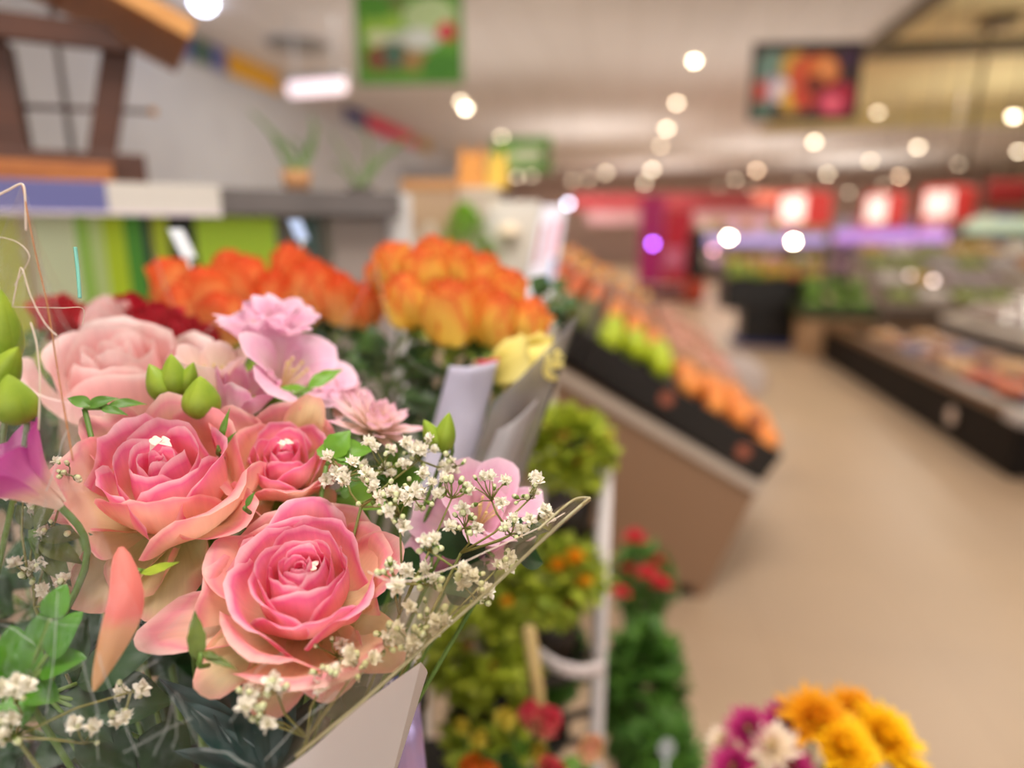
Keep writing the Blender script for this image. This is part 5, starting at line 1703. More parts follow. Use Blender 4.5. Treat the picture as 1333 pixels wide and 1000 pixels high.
# ---------------------------------------------------------------- hanging posters
def poster(x0, x1, y0, y1, width, name, label, boardhex, framehex, shapes, fr=.02):
    d = FPX * width / (x1 - x0)
    c = at((x0 + x1) / 2, (y0 + y1) / 2, d)
    h = width * (y1 - y0) / (x1 - x0)
    o = thing(name, c, label, 'poster', spin=YAW * .6)
    mb = MB(); mb.box((0, .012, 0), (width, .02, h)); mb.build('board', mat(name + '_board', boardhex, .5), o, smooth=False)
    mb = MB()
    for s in (-1, 1):
        mb.box((s * width / 2, 0, 0), (fr, .05, h + fr)); mb.box((0, 0, s * h / 2), (width + fr, .05, fr))
    mb.build('frame', mat(name + '_frame', framehex, .4), o, smooth=False)
    pr = MB(); ms = []
    for k, (u, v, ru, rv, hx) in enumerate(shapes):      # printed shapes, flat on the board
        n = 26; a = []
        for i in range(n):
            t = 2 * PI * i / n
            rr = 1 + .12 * noise.noise(Vector((math.cos(t), math.sin(t), k * 3.1)))
            x = min(.49, max(-.49, u + ru * rr * math.cos(t))) * width
            z = min(.485, max(-.485, v + rv * rr * math.sin(t))) * h
            a.append((x, -.0015 - .0004 * k, z))
        m = mat('print_' + hx[1:], hx, .5)
        if m not in ms:
            ms.append(m)
        pr.m = ms.index(m)
        pr.add(a, [tuple(range(n))])
    pr.build('print', ms, o, smooth=False)
    mb = MB()
    cz = ZC - c.z
    for s in (-.35, .35):
        mb.tube([(s * width, .012, h / 2), (s * width, .012, cz)], .006, 6)
    mb.build('hanging_wire', mat('wire', '#B9AFA2', .4), o)
    return o


G1 = [(-.25, .1, .2, .3, '#8FB545'), (.2, .25, .26, .22, '#A9BE8A'), (-.15, .4, .13, .1, '#6F7A42'), (.0, -.02, .3, .12, '#B9C0B0'), (-.3, .02, .1, .08, '#C9CFA8'), (.1, .02, .14, .1, '#C8CDC8'),
      (-.18, -.2, .22, .16, '#6B5638'), (-.15, -.17, .08, .14, '#3E6A5A'), (-.33, -.22, .1, .14, '#7A4A34'), (.08, -.25, .14, .12, '#9A7A4A'), (.36, .08, .09, .11, '#C23A4A'), (.3, -.3, .2, .16, '#3F7A22'), (-.3, .35, .16, .12, '#4E8A2A')]
poster(464, 601, -2, 104, 1.0, 'green_poster', 'large green garden poster hanging from the ceiling', '#5A962F', '#4A7F2C', G1)
G2 = [(-.25, -.1, .2, .25, '#9AB870'), (.1, .0, .3, .22, '#C2C8A8'), (-.1, .3, .3, .12, '#4F8F22'), (.42, -.1, .07, .35, '#4A4A20'), (.3, -.3, .2, .14, '#4E8A1E')]
poster(642, 717, 181, 222, 1.0, 'green_poster', 'small distant green poster beside the brown ceiling', '#7FA84A', '#7F9A58', G2)
R1 = [(-.33, .15, .14, .28, '#5C7468'), (-.12, .22, .13, .2, '#B08A3C'), (.0, .1, .16, .26, '#B4482A'), (.17, .15, .15, .22, '#C46A30'), (.2, .18, .07, .1, '#D49058'), (-.3, -.1, .12, .2, '#8A7A88'), (-.22, -.12, .1, .16, '#C8B4B8'),
      (-.12, -.25, .1, .18, '#C49A3C'), (-.0, -.18, .12, .2, '#B8402C'), (.1, -.05, .1, .14, '#6A2A18'), (.3, -.27, .17, .2, '#B02848'), (.36, -.15, .12, .14, '#A02038'), (-.43, -.12, .07, .14, '#B04432'), (.4, .3, .1, .14, '#3A2038'), (-.38, -.38, .1, .1, '#4E6A58'), (.28, -.3, .08, .1, '#E86A80')]
poster(981, 1114, 62, 151, 1.0, 'fruit_poster', 'black-framed poster of mixed red and orange fruit hanging from the ceiling', '#3E2C26', '#231A18', R1, .035)

# ---------------------------------------------------------------- far hall: fascia, cooler shelves, signs
mb = MB(); mb.box((at_y(885, 262, 30).x, 30, at_y(885, 262, 30).z), (9.4, .3, .62)); tag(mb.build('fascia_sign', mat('fascia_red', '#B4424A', .6), None, smooth=False, bevel=.02), 'long dusty red fascia board across the far end of the shop', 'sign')
mb = MB(); q = at_y(890, 283, 29.6); mb.box(q, (8.2, .2, .5)); tag(mb.build('fascia_sign', mat('fascia_pink', '#DDA9B2', .6), None, smooth=False, bevel=.02), 'pale pink band below the red fascia board', 'sign')

COOL_H = ['#C9A9C9', '#D8C8B8', '#B48AA8', '#A9B06A', '#C0A070', '#8A6F9C', '#D8B8C8', '#B06A6A', '#9AA0B8', '#E0D0C0']


def cooler(x0px, x1px, ypx, yd, label, glowhex, glow, shelfh, cols, hues, seed):
    rnd = random.Random(seed)
    xa, xb = at_y(x0px, ypx, yd).x, at_y(x1px, ypx, yd).x
    w = xb - xa
    o = thing('cooler_cabinet', ((xa + xb) / 2, yd + .3, 0), label, 'cooler')
    top = at_y(x0px, ypx, yd).z + .25
    mb = MB(); mb.box((0, .3, top / 2), (w, .05, top)); mb.box((0, 0, .1), (w, .65, .2)); mb.box((-w / 2, 0, top / 2), (.05, .65, top)); mb.box((w / 2, 0, top / 2), (.05, .65, top))
    mb.build('cabinet', mat('cooler_body', '#6E625A', .5), o, smooth=False)
    mb = MB(); mb.box((0, -.1, top - .16), (w, .5, .3)); mb.build('lit_canopy', lamp_mat('glow' + glowhex[1:], glowhex, glow), o, smooth=False, bevel=.02)
    for k in range(3):
        z = .55 + k * shelfh
        s = MB(); s.box((0, 0, z - .02), (w - .06, .6, .03)); s.build('shelf', mat('cooler_shelf', '#8E8278', .4), o, smooth=False)
        n = cols
        for i in range(n):
            hx = rnd.choice(hues)
            bw = (w - .1) / n * .8
            bh = shelfh * rnd.uniform(.55, .8)
            px = -w / 2 + .06 + (i + .5) * (w - .1) / n
            b = MB(); b.hexa([(-bw / 2, -.12, 0), (bw / 2, -.12, 0), (bw / 2, .12, 0), (-bw / 2, .12, 0)], [(-bw * .46, -.06, bh), (bw * .46, -.06, bh), (bw * .46, .06, bh), (-bw * .46, .06, bh)])
            bo = b.build('food_packet', mat('packet_' + hx[1:], hx, .3), None, smooth=False, bevel=.015)
            bo.location = Vector(o.location) + Vector((px, -.12, z))
            tag(bo, f'{ORD[i]} packet from the left on the {("bottom", "middle", "top")[k]} shelf of the {label.split(" with")[0]}', 'packet', 'packets in the ' + label.split(' with')[0])


cooler(905, 1075, 316, 22, 'lavender-lit cooler with packets behind the black produce table', '#A89AD8', .55, .5, 9, ['#C9A9C9', '#D8C8B8', '#B7A060', '#9A8858', '#B88A78', '#8E8A50'], 1)
cooler(1085, 1245, 312, 19, 'violet-lit cooler with packets below the red hanging lanterns', '#B48ADC', .8, .5, 9, COOL_H, 2)
cooler(1255, 1420, 300, 16, 'pale green-lit cooler with packets beyond the dark red sign', '#B8CCB4', .6, .5, 8, ['#C8C8D0', '#8890C8', '#A8A8C0', '#6E76B8', '#C8C060', '#D8D0C8'], 3)

# red lanterns / signs hanging over the chest
for px, py, wpx, lb in ((1047, 272, 62, 'red hanging box lantern with white glare panel, furthest along the row over the coolers'), (1151, 273, 48, 'red glowing hanging box lantern in the middle of the row over the coolers'), (1233, 266, 60, 'largest red hanging box lantern with white glare panel over the coolers')):
    d = 12.5
    p = at(px, py, d)
    w = wpx * d / FPX
    h = .62
    o = thing('box_lantern', p, lb, 'lantern', 'red box lanterns over the coolers', spin=-.8)
    mb = MB(); mb.box((0, 0, 0), (w * .8, w * .8, h)); mb.build('shade', lamp_mat('lantern_red', '#D83A38', .3), o, smooth=False, bevel=.05)
    mb = MB(); mb.grid(lambda u, v: Vector(((u - .5) * w * .55, -w * .4 - .012 - .02 * math.sin(PI * u), (v - .5) * h * .75)), 8, 6); mb.build('glare_panel', lamp_mat('lantern_glare_white', '#FFEDE4', .9), o)  # glowing white sheet paints the glare on the lantern's face
    mb = MB(); mb.tube([(0, 0, h / 2), (0, 0, ZC - p.z)], .012, 6); mb.build('cord', mat('lamp_housing', '#8A7E70', .4), o)
p = at(1312, 251, 13.0)
o = thing('hanging_sign', p, 'dark red hanging sign above the pale green-lit cooler', 'sign')
mb = MB(); mb.box((0, 0, 0), (.75, .06, .46)); mb.build('board', mat('sign_dark_red', '#8E2222', .5), o, smooth=False, bevel=.01)
mb = MB(); mb.tube([(-.2, 0, .23), (-.2, 0, ZC - p.z)], .01, 6); mb.tube([(.2, 0, .23), (.2, 0, ZC - p.z)], .01, 6); mb.build('rods', M_BEAM, o)
p = at(1000, 258, 20.0)
o = thing('hanging_sign', p, 'small orange-red hanging sign left of the lanterns', 'sign')
mb = MB(); mb.box((0, 0, 0), (.8, .06, .35)); mb.build('board', mat('sign_orange', '#C86A58', .5), o, smooth=False, bevel=.01)
mb = MB(); mb.tube([(0, 0, .17), (0, 0, RZ - p.z)], .01, 6); mb.build('rod', M_BEAM, o)

# magenta display at the end of the aisle
p0 = at_y(868, 340, 16)
o = thing('promotion_stand', (p0.x, 16, 0), 'magenta and red advertising panel standing at the aisle end', 'display')
mb = MB(); mb.box((-.38, 0, 1.35), (.55, .1, 2.0)); mb.build('magenta_panel', mat('magenta', '#B0206C', .5), o, smooth=False, bevel=.01)
mb = MB(); mb.box((.22, -.02, 1.2), (.62, .1, 1.7)); mb.build('red_panel', mat('panel_red', '#BE1E36', .5), o, smooth=False, bevel=.01)
mb = MB(); mb.box((.15, -.085, .95), (.4, .02, .5)); mb.build('pink_patch', mat('panel_pink', '#D87A98', .5), o, smooth=False)
mb = MB(); mb.box((0, .05, .15), (1.3, .5, .3)); mb.build('base', mat('panel_base', '#6A3038', .5), o, smooth=False, bevel=.01)
p0 = at_y(905, 345, 15)
o = thing('floor_display', (p0.x, 15, 0), 'narrow black floor display with a red lower box beyond the fruit stand', 'display')
mb = MB(); mb.box((0, 0, 1.05), (.34, .3, 1.1)); mb.build('column', BLACKP, o, smooth=False, bevel=.02)
mb = MB(); mb.box((0, -.03, .32), (.44, .36, .45)); mb.build('red_box', mat('box_rust', '#A8402A', .5), o, smooth=False, bevel=.02)
mb = MB(); mb.box((0, 0, .05), (.3, .3, .1)); mb.build('foot', BLACKP, o, smooth=False)

# ---------------------------------------------------------------- black produce table + greens
YT = 9.3
pc = at_y(1003, 440, YT)
tx = pc.x
o = thing('produce_table', (tx, YT + .45, 0), 'black pedestal produce table with a blue foot in mid aisle', 'table')
mb = MB(); mb.box((0, 0, .72), (1.28, .9, .42)); mb.build('tray', BLACKP, o, smooth=False, bevel=.02)
mb = MB(); mb.box((.02, 0, .29), (.74, .6, .5)); mb.build('pedestal', BLACKP, o, smooth=False, bevel=.02)
mb = MB(); mb.box((.02, 0, .03), (.9, .7, .07)); mb.build('foot', mat('foot_blue', '#26306E', .5), o, smooth=False, bevel=.01)
PH = [('#9DB04A', 'green pepper'), ('#7F9A3A', 'green apple'), ('#C9B040', 'yellow pepper'), ('#C07848', 'peach'), ('#B89A3A', 'yellow apple'), ('#8A5A60', 'plum')]


def round_mesh(nm, hx, hx2, r, seed, squash=.92, amp=.08):
    b = MB(); b.blob((0, 0, 0), (r, r, r * squash), 14, 9, seed, amp)
    return b.mesh(nm, mat('skin_' + hx[1:], hx, .35, hex2=hx2, scale=18))


for r_ in range(1, 3):
    mb = MB(); mb.box((0, (-.34, -.1, .14)[r_] + .11 * (r_ - 1), .93 + .035 * r_), (1.24, .22 + .2 * (r_ - 1), .07 * r_)); mb.build('inner_step', BLACKP, o, smooth=False)
k = 0
for r_, (y0, n) in enumerate(((-.34, 8), (-.1, 8), (.14, 8))):
    for i in range(n):
        hx, nm = PH[(i * 2 // 3 + r_) % len(PH)]
        me = bpy.data.meshes.get('far_' + nm) or round_mesh('far_' + nm, hx, hx, .078, k)
        me.name = 'far_' + nm
        b = link(nm.replace(' ', '_'), me)
        b.location = (tx - .54 + i * .155 + .03 * (r_ % 2), YT + .45 + y0, .93 + .068 + .07 * r_ + .02 * math.sin(i * 2.1 + r_))
        k += 1
        tag(b, f'{nm}, {ORD[i]} from the left in the {("front", "middle", "back")[r_]} row on the black produce table', 'vegetable' if 'pepper' in nm else 'fruit', 'produce on the black table')

# crate of cabbages right of it, on a tan carton
cx = at_y(1095, 400, 8.6).x
o = thing('carton', (cx, 8.9, 0), 'tan cardboard carton under the crate of green cabbages', 'carton')
mb = MB(); mb.box((0, 0, .24), (.78, .5, .48)); mb.build('box', mat('cardboard', '#B99470', .8, hex2='#AF8A66', scale=4), o, smooth=False, bevel=.01)
mb = MB(); mb.box((0, 0, .484), (.1, .5, .006)); mb.build('tape', mat('tape_tan', '#C8AE84', .4), o, smooth=False)
o = thing('cabbage_crate', (cx, 8.9, .49), 'dark open crate holding green cabbages on the tan carton', 'crate')
mb = MB(); mb.box((0, 0, .02), (.9, .55, .03)); mb.box((0, -.27, .1), (.9, .02, .16)); mb.box((0, .27, .1), (.9, .02, .16)); mb.box((-.44, 0, .1), (.02, .55, .16)); mb.box((.44, 0, .1), (.02, .55, .16))
mb.build('crate', mat('crate_olive', '#3E4526', .5), o, smooth=False, bevel=.005)


def cabbage_mesh(nm, h1, h2, r, seed):
    rnd = random.Random(seed)
    b = MB(); b.blob((0, 0, 0), r * .8, 14, 9, seed, .05, 0)
    for i in range(9):
        a = i * 2.4
        rp = dict(R=r * 1.0, H=r * 1.6, t=.5 + .05 * i, phi=a, W=1.1, rnd=rnd, nu=6, nv=6)
        c = MB(); rose_petal(c, **rp)
        b.add([p - Vector((0, 0, r * .8)) for p in c.v], c.f, c.uv)
    return b.mesh(nm, mat('cabbage_' + h1[1:], h1, .5, hex2=h2, scale=12))


cabm = [cabbage_mesh('cabbage', '#5F8A34', '#86A848', .14, 1), cabbage_mesh('cabbage', '#7A9A3C', '#4A7A2C', .13, 2)]
for i, (x, y, z) in enumerate(((-.28, -.12, .16), (.0, -.13, .17), (.28, -.12, .16), (-.16, .12, .2), (.14, .12, .2), (-.02, .0, .38), (-.26, .02, .38), (.24, .0, .38))):
    b = link('cabbage', cabm[i % 2]); b.location = (cx + x, 8.9 + y, .49 + z); b.rotation_euler = (.3 * math.sin(i), .3 * math.cos(i * 2), i)
    tag(b, f'green cabbage, {ORD[i]} of those heaped in the dark crate, counted from the lower left', 'cabbage', 'cabbages in the dark crate')

# ---------------------------------------------------------------- long low chest on the right
Y0 = at_z(1312, 624, 0).y
X0 = at_z(1312, 624, 0).x
X1, Y1 = X0 + 2.6, Y0 + 4.2
print('CHEST', X0, Y0)
ZT = .42
o = thing('display_chest', ((X0 + X1) / 2, (Y0 + Y1) / 2, 0), 'long low dark brown display chest along the aisle', 'display chest')
hx_, hy_ = (X1 - X0) / 2, (Y1 - Y0) / 2
M_CH = mat('chest_dark', '#150D08', .6, spec=.2)
mb = MB(); mb.box((0, 0, .18), (2 * hx_, 2 * hy_, .36)); mb.build('body', M_CH, o, smooth=False, bevel=.02)
mb = MB()
for s in (-1, 1):
    mb.box((s * (hx_ - .05), 0, .4), (.14, 2 * hy_ + .06, .07))
mb.box((0, hy_ - .05, .4), (2 * hx_, .14, .07))
mb.build('lip', mat('lip_brown', '#6A4B30', .3), o, smooth=False, bevel=.02)
mb = MB(); mb.box((0, -hy_ + .03, .405), (2 * hx_ + .08, .2, .085)); mb.build('end_bumper', mat('bumper_white', '#B5ABA6', .3), o, smooth=False, bevel=.03)
mb = MB(); mb.box((0, 0, .02), (2 * hx_ - .2, 2 * hy_ - .2, .04)); mb.build('plinth', BLACKP, o, smooth=False)
mb = MB()
for ya in (-1.0, 1.2):
    mb.lathe([(.06, 0), (.06, .012), (.03, .016)], 14, c=(0, 0, 0))
mb2 = MB()
q = at_x(1240, 550, X0)
for yy in (q.y,):
    mb2.add([(-hx_ - .012 - .01 * (i % 2), yy - (Y0 + Y1) / 2 + .07 * math.cos(i * PI / 8), .2 + .07 * math.sin(i * PI / 8)) for i in range(16)], [tuple(range(16))])
mb2.build('round_sticker', mat('sticker_pale', '#CFB8A8', .5), o, smooth=False)
# upper rear tier, rising away from the aisle
mb = MB(); ya, yb_ = -hy_ + .2, hy_ - .1
mb.hexa([(0, ya, .36), (hx_ - .05, ya, .36), (hx_ - .05, yb_, .36), (0, yb_, .36)], [(0, ya, .56), (hx_ - .05, ya, .95), (hx_ - .05, yb_, .95), (0, yb_, .56)]); mb.build('upper_tier', mat('tier_grey', '#8C8076', .4), o, smooth=False, bevel=.01)
mb = MB(); mb.box((-.03, .05, .56), (.07, 2 * hy_ - .35, .09)); mb.build('tier_rail', mat('tier_rail', '#D8CCBE', .25), o, smooth=False, bevel=.02)
TSL = math.atan2(.39, hx_ - .05)
rnd = random.Random(5)
TR = [('#C4BAB8', 'silvery'), ('#B5A9A6', 'grey'), ('#D6CCC6', 'white'), ('#A08E86', 'brownish'), ('#C9B27A', 'yellow'), ('#9C96A6', 'lilac-grey')]
for r_ in range(3):
    for i in range(9):
        hx, nm = TR[rnd.randrange(len(TR))]
        b = MB(); L_ = .32; W_ = .36
        b.hexa([(-L_ / 2 * .85, -W_ / 2 * .85, 0), (L_ / 2 * .85, -W_ / 2 * .85, 0), (L_ / 2 * .85, W_ / 2 * .85, 0), (-L_ / 2 * .85, W_ / 2 * .85, 0)], [(-L_ / 2, -W_ / 2, .09), (L_ / 2, -W_ / 2, .09), (L_ / 2, W_ / 2, .09), (-L_ / 2, W_ / 2, .09)])
        b.blob((-.06, .04, .09), (.09, .1, .05), 10, 6, i, .2); b.blob((.07, -.05, .09), (.08, .09, .05), 10, 6, i + 9, .2)
        t = b.build('food_tray', mat('tray_' + hx[1:], hx, .04, spec=1), None, smooth=False, bevel=.006)
        t.location = (X0 + hx_ + .22 + r_ * .4, Y0 + .42 + i * .4, .568 + (.22 + r_ * .4) * .39 / (hx_ - .05))
        t.rotation_euler = (0, -TSL, rnd.uniform(-.2, .2))
        tag(t, f'{nm} wrapped food tray, {ORD[i]} from near end, the {ORD[r_]} row of the chest tier', 'food tray', 'wrapped trays on the chest')
# second stepped island further back, right of the cabbages
IX0, IX1, IY0, IY1 = 3.55, 8.2, 9.7, 11.6
o = thing('display_island', ((IX0 + IX1) / 2, (IY0 + IY1) / 2, 0), 'stepped grey island full of wrapped trays behind the long chest', 'display island')
iw = IX1 - IX0
mb = MB(); mb.box((0, 0, .25), (iw, IY1 - IY0, .5)); mb.build('base', mat('island_base', '#4A3A30', .5), o, smooth=False, bevel=.02)
for k in range(4):
    mb = MB(); mb.box((0, -.7 + .46 * k, .56 + .10 * k), (iw - .06, .46, .14 + .2 * k)); mb.build('step', mat('tier_grey', '#8C8076', .4), o, smooth=False, bevel=.01)
TI = [('#D8D0CC', 'white'), ('#BFB8BC', 'silvery'), ('#C9A85A', 'golden'), ('#B0A0A8', 'mauve-grey'), ('#C88A58', 'orange-brown'), ('#8FA050', 'green'), ('#E2DCD6', 'bright white'), ('#A89A90', 'taupe')]
for r_ in range(4):
    for i in range(11):
        hx, nm = TI[rnd.randrange(len(TI))]
        b = MB(); b.hexa([(-.15, -.17, 0), (.15, -.17, 0), (.15, .17, 0), (-.15, .17, 0)], [(-.17, -.19, .08), (.17, -.19, .08), (.17, .19, .08), (-.17, .19, .08)])
        b.blob((-.06, .04, .085), (.09, .11, .06), 10, 6, i, .25); b.blob((.07, -.04, .085), (.08, .1, .06), 10, 6, i + 9, .25)
        t = b.build('food_tray', mat('tray_' + hx[1:], hx, .04, spec=1), None, smooth=False, bevel=.006)
        t.location = (IX0 + .25 + i * .41, (IY0 + IY1) / 2 - .7 + .46 * r_, .632 + .2 * r_)
        t.rotation_euler = (.12, 0, rnd.uniform(-.2, .2))
        tag(t, f'{nm} wrapped tray, {ORD[i]} from the left on the {ORD[r_]} step of the grey island', 'food tray', 'wrapped trays on the stepped island')
# thin white carrier bag hanging from the low edge of the fruit stand
# packets lying in the front trough
PK = [('#C8643C', 'orange'), ('#B8583C', 'rust'), ('#D8D2D8', 'white'), ('#7C6E84', 'grey-violet'), ('#C89A6A', 'tan'), ('#A8785C', 'brown')]
for i in range(16):
    hx, nm = PK[(0, 0, 1, 4, 5, 3, 5, 4)[i % 8]] if i not in (0, 8) else PK[2 if i else 3]
    b = MB(); b.blob((0, 0, 0), (.15, .17, .06), 12, 8, i, .25, 0)
    t = b.build('snack_bag', mat('bag_' + hx[1:], hx, .25, spec=.6), None)
    t.location = (X0 + .38 + .42 * (i >= 8), Y0 + .38 + (i % 8) * .42, .425)
    t.rotation_euler = (rnd.uniform(-.1, .1), rnd.uniform(-.1, .1), rnd.uniform(-.5, .5))
    tag(t, f'{nm} snack bag, {ORD[i % 8]} from near end, {"aisle-side" if i < 8 else "inner"} row of the chest trough', 'bag', 'bags in the chest trough')

# ---------------------------------------------------------------- sloped fruit stand
YS = 2.66
A_ = at_y(640, 354.6, YS)      # upper end of the slope, near end
B_ = at_y(1020, 592, YS)     # lower end
sl = (B_ - A_); sl.y = 0
slope = math.atan2(sl.z, sl.x)
SL = sl.length
o = thing('fruit_stand', (0, YS, 0), 'grey sloped fruit stand with mesh end panel', 'fruit stand')
E = [at_y(612, 410, YS), at_y(990, 630, YS), at_y(905, 802, YS), at_y(740, 800, YS)]
SLEN = 4.8
mb = MB()
f4 = [loc(o, p) for p in E]
mb.hexa([p + Vector((0, .0, 0)) for p in f4], [p + Vector((0, .03, 0)) for p in f4])
M_PAN = tile_mat('mesh_panel', '#B8926E', '#AC8662', '#8A6A50', .03, .012, .5, .002)
mb.build('end_panel', M_PAN, o, smooth=False)
mb = MB(); mb.hexa([p + Vector((0, .031, 0)) for p in f4], [p + Vector((0, SLEN, 0)) for p in f4]); mb.build('body', mat('stand_body', '#7A6A5C', .6), o, smooth=False)
e0, e1 = f4[0], f4[1]
mb = MB()
dv = (e1 - e0).normalized(); nn = Vector((-dv.z, 0, dv.x))
mb.hexa([e0 + Vector((-.02, -.03, 0)) - nn * .045, e1 + Vector((.01, -.03, 0)) - nn * .045, e1 + Vector((.01, -.03, 0)), e0 + Vector((-.02, -.03, 0))], [e0 + Vector((-.02, .03, 0)) - nn * .045, e1 + Vector((.01, .03, 0)) - nn * .045, e1 + Vector((.01, .03, 0)), e0 + Vector((-.02, .03, 0))])
mb.build('edge_rail', mat('stand_rail', '#B5A596', .4), o, smooth=False, bevel=.006)
mb = MB(); q = [p for p in f4]; mb.box(((q[2].x + q[3].x) / 2 - .02, SLEN / 2, .025), (abs(q[2].x - q[3].x) + .02, SLEN, .05)); mb.build('foot', mat('stand_foot', '#4E4540', .5), o, smooth=False)

ux = Vector((math.cos(slope), 0, math.sin(slope)))      # down the slope
un = Vector((-math.sin(slope), 0, math.cos(slope)))     # out of the slope
CROWS = 6
CD = .56
top0 = A_
FRU = {'lime': ('#C4D42C', '#AEC428', .050), 'mandarin': ('#F4863A', '#F6A04E', .049), 'red_apple': ('#D84A2E', '#E8853A', .046), 'onion': ('#C2926E', '#A87858', .043), 'peach': ('#F0904A', '#E05A38', .046), 'potato': ('#C9A58C', '#B48C74', .043), 'lemon': ('#E8A838', '#F0BC48', .046), 'kiwi': ('#6E6A34', '#55602A', .045), 'pink_apple': ('#D88A7A', '#E0A890', .046)}
fm = {}
for nm, (h1, h2, r) in FRU.items():
    fm[nm] = []
    for v in range(3):
        b = MB()
        if nm in ('lime', 'lemon', 'potato'):
            b.blob((0, 0, 0), (r * .92, r * .92, r * 1.15), 14, 9, v * 5, .10 if nm != 'potato' else .3, -.08 if nm != 'potato' else 0)
        else:
            b.blob((0, 0, 0), (r, r, r * .9), 14, 9, v * 5 + 2, .06)
            b.m = 1
            b.tube([(0, 0, r * .74), (.002, 0, r * .98)], .003, 5)
            b.m = 0
        fm[nm].append(b.mesh(nm, [mat('fruit_' + nm, h1, .38, hex2=h2, scale=22), mat('fruit_stalk', '#5E4A28', .7)]))
PLAN = [('kiwi', 'lime', 'mandarin'), ('peach', 'mandarin', 'onion'), ('red_apple', 'onion', 'pink_apple'), ('potato', 'peach', 'onion'), ('lemon', 'potato', 'pink_apple'), ('mandarin', 'lemon', 'potato')]
rnd = random.Random(11)
n_f = 0
ROWN = ['nearest'] + ORD[1:8]
CUTS = (0, .35, .63, 1.0)
M_CR = mat('crate_black', '#1C1714', .45)
for k in range(CROWS):
    y0 = YS - .02 + k * CD
    for half in range(3):
        s0, s1 = SL * CUTS[half], SL * CUTS[half + 1]
        nm = PLAN[k][half]
        side = ('upper', 'middle', 'lower')[half]
        crate = thing('fruit_crate', (A_ + ux * s0 + Vector((0, y0 - A_.y, 0))), f'black crate of {nm.replace("_", " ")}s, {side} one in the {ROWN[k]} section of the sloped stand', 'crate', 'black crates on the sloped stand')
        hgt = .140
        Mx = Matrix((ux, Vector((0, 1, 0)), un)).transposed()
        Lc = s1 - s0 - .006

        def crate_wall(name, c3, s3):
            b = MB(); b.box(Mx @ Vector(c3), s3, Mx); b.build(name, M_CR, crate, smooth=False, bevel=.004)
        crate_wall('crate_floor', (Lc / 2, CD / 2, -hgt + .006), (Lc, CD - .01, .012))
        for yy in (.012, CD - .012):
            crate_wall('crate_side', (Lc / 2, yy, -hgt / 2), (Lc, .016, hgt))
        for xx in (.008, Lc - .008):
            crate_wall('crate_end', (xx, CD / 2, -hgt / 2), (.016, CD - .04, hgt))
        if k == 0:      # round copper-coloured price dots on the near crate sides
            for px, py in ((), ((868, 519),), ((984, 547), (968, 588)))[half]:
                q = loc(crate, at_y(px, py, y0))
                b4 = MB()
                ring = [q + Vector((.03 * math.cos(i * PI / 8), 0, .03 * math.sin(i * PI / 8))) for i in range(16)]
                b4.add(ring + [p + Vector((0, .003, 0)) for p in ring], [tuple(range(16))] + [(i, i + 16, (i + 1) % 16 + 16, (i + 1) % 16) for i in range(16)])
                b4.build('round_label', mat('label_copper', '#9A5640', .5), crate, smooth=False)
        r = FRU[nm][2]
        cols_ = max(2, int((Lc - .04) / (2 * r * .98)))
        rows_ = 5 if k < 2 else 4
        ystep = (CD - .06) / rows_
        for j in range(rows_):
            for i in range(cols_):
                if k >= 3 and (i + j) % 2:
                    continue
                s = .02 + r + i * (Lc - .04 - 2 * r) / max(1, cols_ - 1)
                t = .03 + ystep * (j + .5)
                pos = Vector(crate.location) + Mx @ Vector((s, t, r * .45 + rnd.uniform(-.3, .5) * r)) + Vector((0, rnd.uniform(-.35, .35) * r, 0))
                f = link(nm, fm[nm][rnd.randrange(3)])
                f.location = pos
                f.rotation_euler = (rnd.uniform(-1, 1), rnd.uniform(-1, 1), rnd.uniform(0, 6))
                tag(f, f'{nm.replace("_", " ")}, {ORD[i]} down and {ORD[j]} along in the {side} crate of the {ROWN[k]} stand section', 'fruit' if nm not in ('onion', 'potato') else 'vegetable', f'{nm.replace("_", " ")}s on the sloped stand')
                n_f += 1
print('FRUITS', n_f)
o = thing('carrier_bag', at_y(958, 458, 4.5), 'thin white plastic carrier bag hanging at the low edge of the fruit stand', 'bag')
mb = MB()


def bagf(u, v):
    a = 2 * PI * u
    r = .04 + .13 * math.sin(PI * min(1, .15 + .8 * v)) * (1 + .25 * noise.noise(Vector((math.cos(a) * 1.6, math.sin(a) * 1.6, v * 3))))
    return Vector((r * math.cos(a) + .10 * v, r * .6 * math.sin(a), -.02 - .30 * v + .02 * noise.noise(Vector((u * 8, v * 4, 2)))))


mb.grid(bagf, 26, 14)
mb.build('bag', mat('bag_film_white', '#E4D8D2', .4, trans=.4), o)
mb = MB(); mb.tube([(-.04, 0, -.03), (-.06, 0, .03), (-.03, 0, .06), (.01, 0, .03), (.02, 0, -.03)], .006, 6); mb.build('handle', mat('bag_film_white', '#E4D8D2', .4), o)
# ================================================================== light and camera
w = bpy.data.worlds.new('window_fill_light')  # even white background, added fill through the unseen windows
sc.world = w
w.use_nodes = True
bg = w.node_tree.nodes['Background']
bg.inputs['Color'].default_value = col('#FBF6F2')
bg.inputs['Strength'].default_value = 3.2


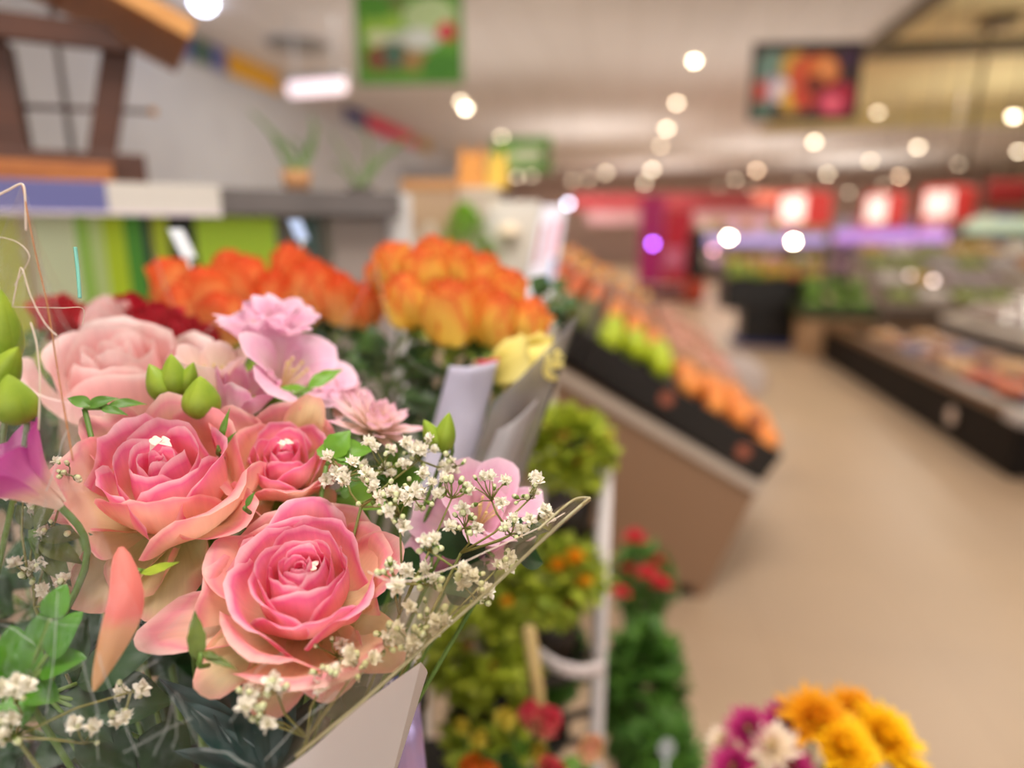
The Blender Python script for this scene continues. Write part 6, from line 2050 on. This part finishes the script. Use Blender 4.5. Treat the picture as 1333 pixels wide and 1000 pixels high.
def area(name, p, tgt, sx, sy, power, hx):
    l = bpy.data.lights.new(name, 'AREA')
    l.shape = 'RECTANGLE'
    l.size, l.size_y = sx, sy
    l.energy = power
    l.color = col(hx)[:3]
    o = bpy.data.objects.new(name, l)
    C.objects.link(o)
    o.location = p
    o.rotation_euler = (Vector(tgt) - Vector(p)).to_track_quat('-Z', 'Y').to_euler()
    return o


area('overhead_fill_light', (.1, .2, ZC - .06), (.0, .4, 0), 1.6, 1.2, 120, '#FFF8F0')  # unseen key light added over the flowers
area('overhead_fill_light', (2.8, 1.6, ZC - .06), (2.8, 1.6, 0), 2.2, 1.4, 22, '#FFF6EA')
for i, (x, y) in enumerate(((0, 6), (4, 7), (-3, 9), (1.5, 12), (7.5, 9), (6, 14), (-1, 18), (4, 20), (9, 18), (2, 26), (8, 26), (-2, 28))):
    area('overhead_fill_light', (x, y, ZC - .08), (x, y, 0), 1.6, 1.6, 72 if y < 15 else 130, '#FFF4E6')  # unseen fill lights added along the ceiling
# unseen fill lights facing up, added to brighten the ceiling
for i, (x, y) in enumerate(((-2.5, 4), (1.2, 5), (-2.5, 10), (1.5, 11), (-1, 18), (4, 22), (1, 28), (8, 27), (7, 9), (8, 16))):
    area('upward_fill_light', (x, y, ZC - 1.7), (x, y, 9), 3.4, 3.4, (20 if y < 15 else 50) if x < 5 else 75, '#FFF8F0')
cd = bpy.data.cameras.new('camera')
co = bpy.data.objects.new('camera', cd)
C.objects.link(co)
co.location = CAM
co.rotation_euler = F.to_track_quat('-Z', 'Y').to_euler()
cd.sensor_fit = 'HORIZONTAL'
cd.sensor_width = 36
cd.lens = FPX / 1333 * 36
cd.clip_start = .02
cd.clip_end = 200
cd.dof.use_dof = True
cd.dof.focus_distance = .345
cd.dof.aperture_fstop = (cd.lens / 1000) / (27 * .345 / FPX)
sc.camera = co
sc.view_settings.view_transform = 'Standard'
sc.view_settings.look = 'None'
sc.view_settings.gamma = 1
sc.view_settings.use_curve_mapping = False
sc.view_settings.exposure = 0.0
sc.cycles.transparent_max_bounces = 24
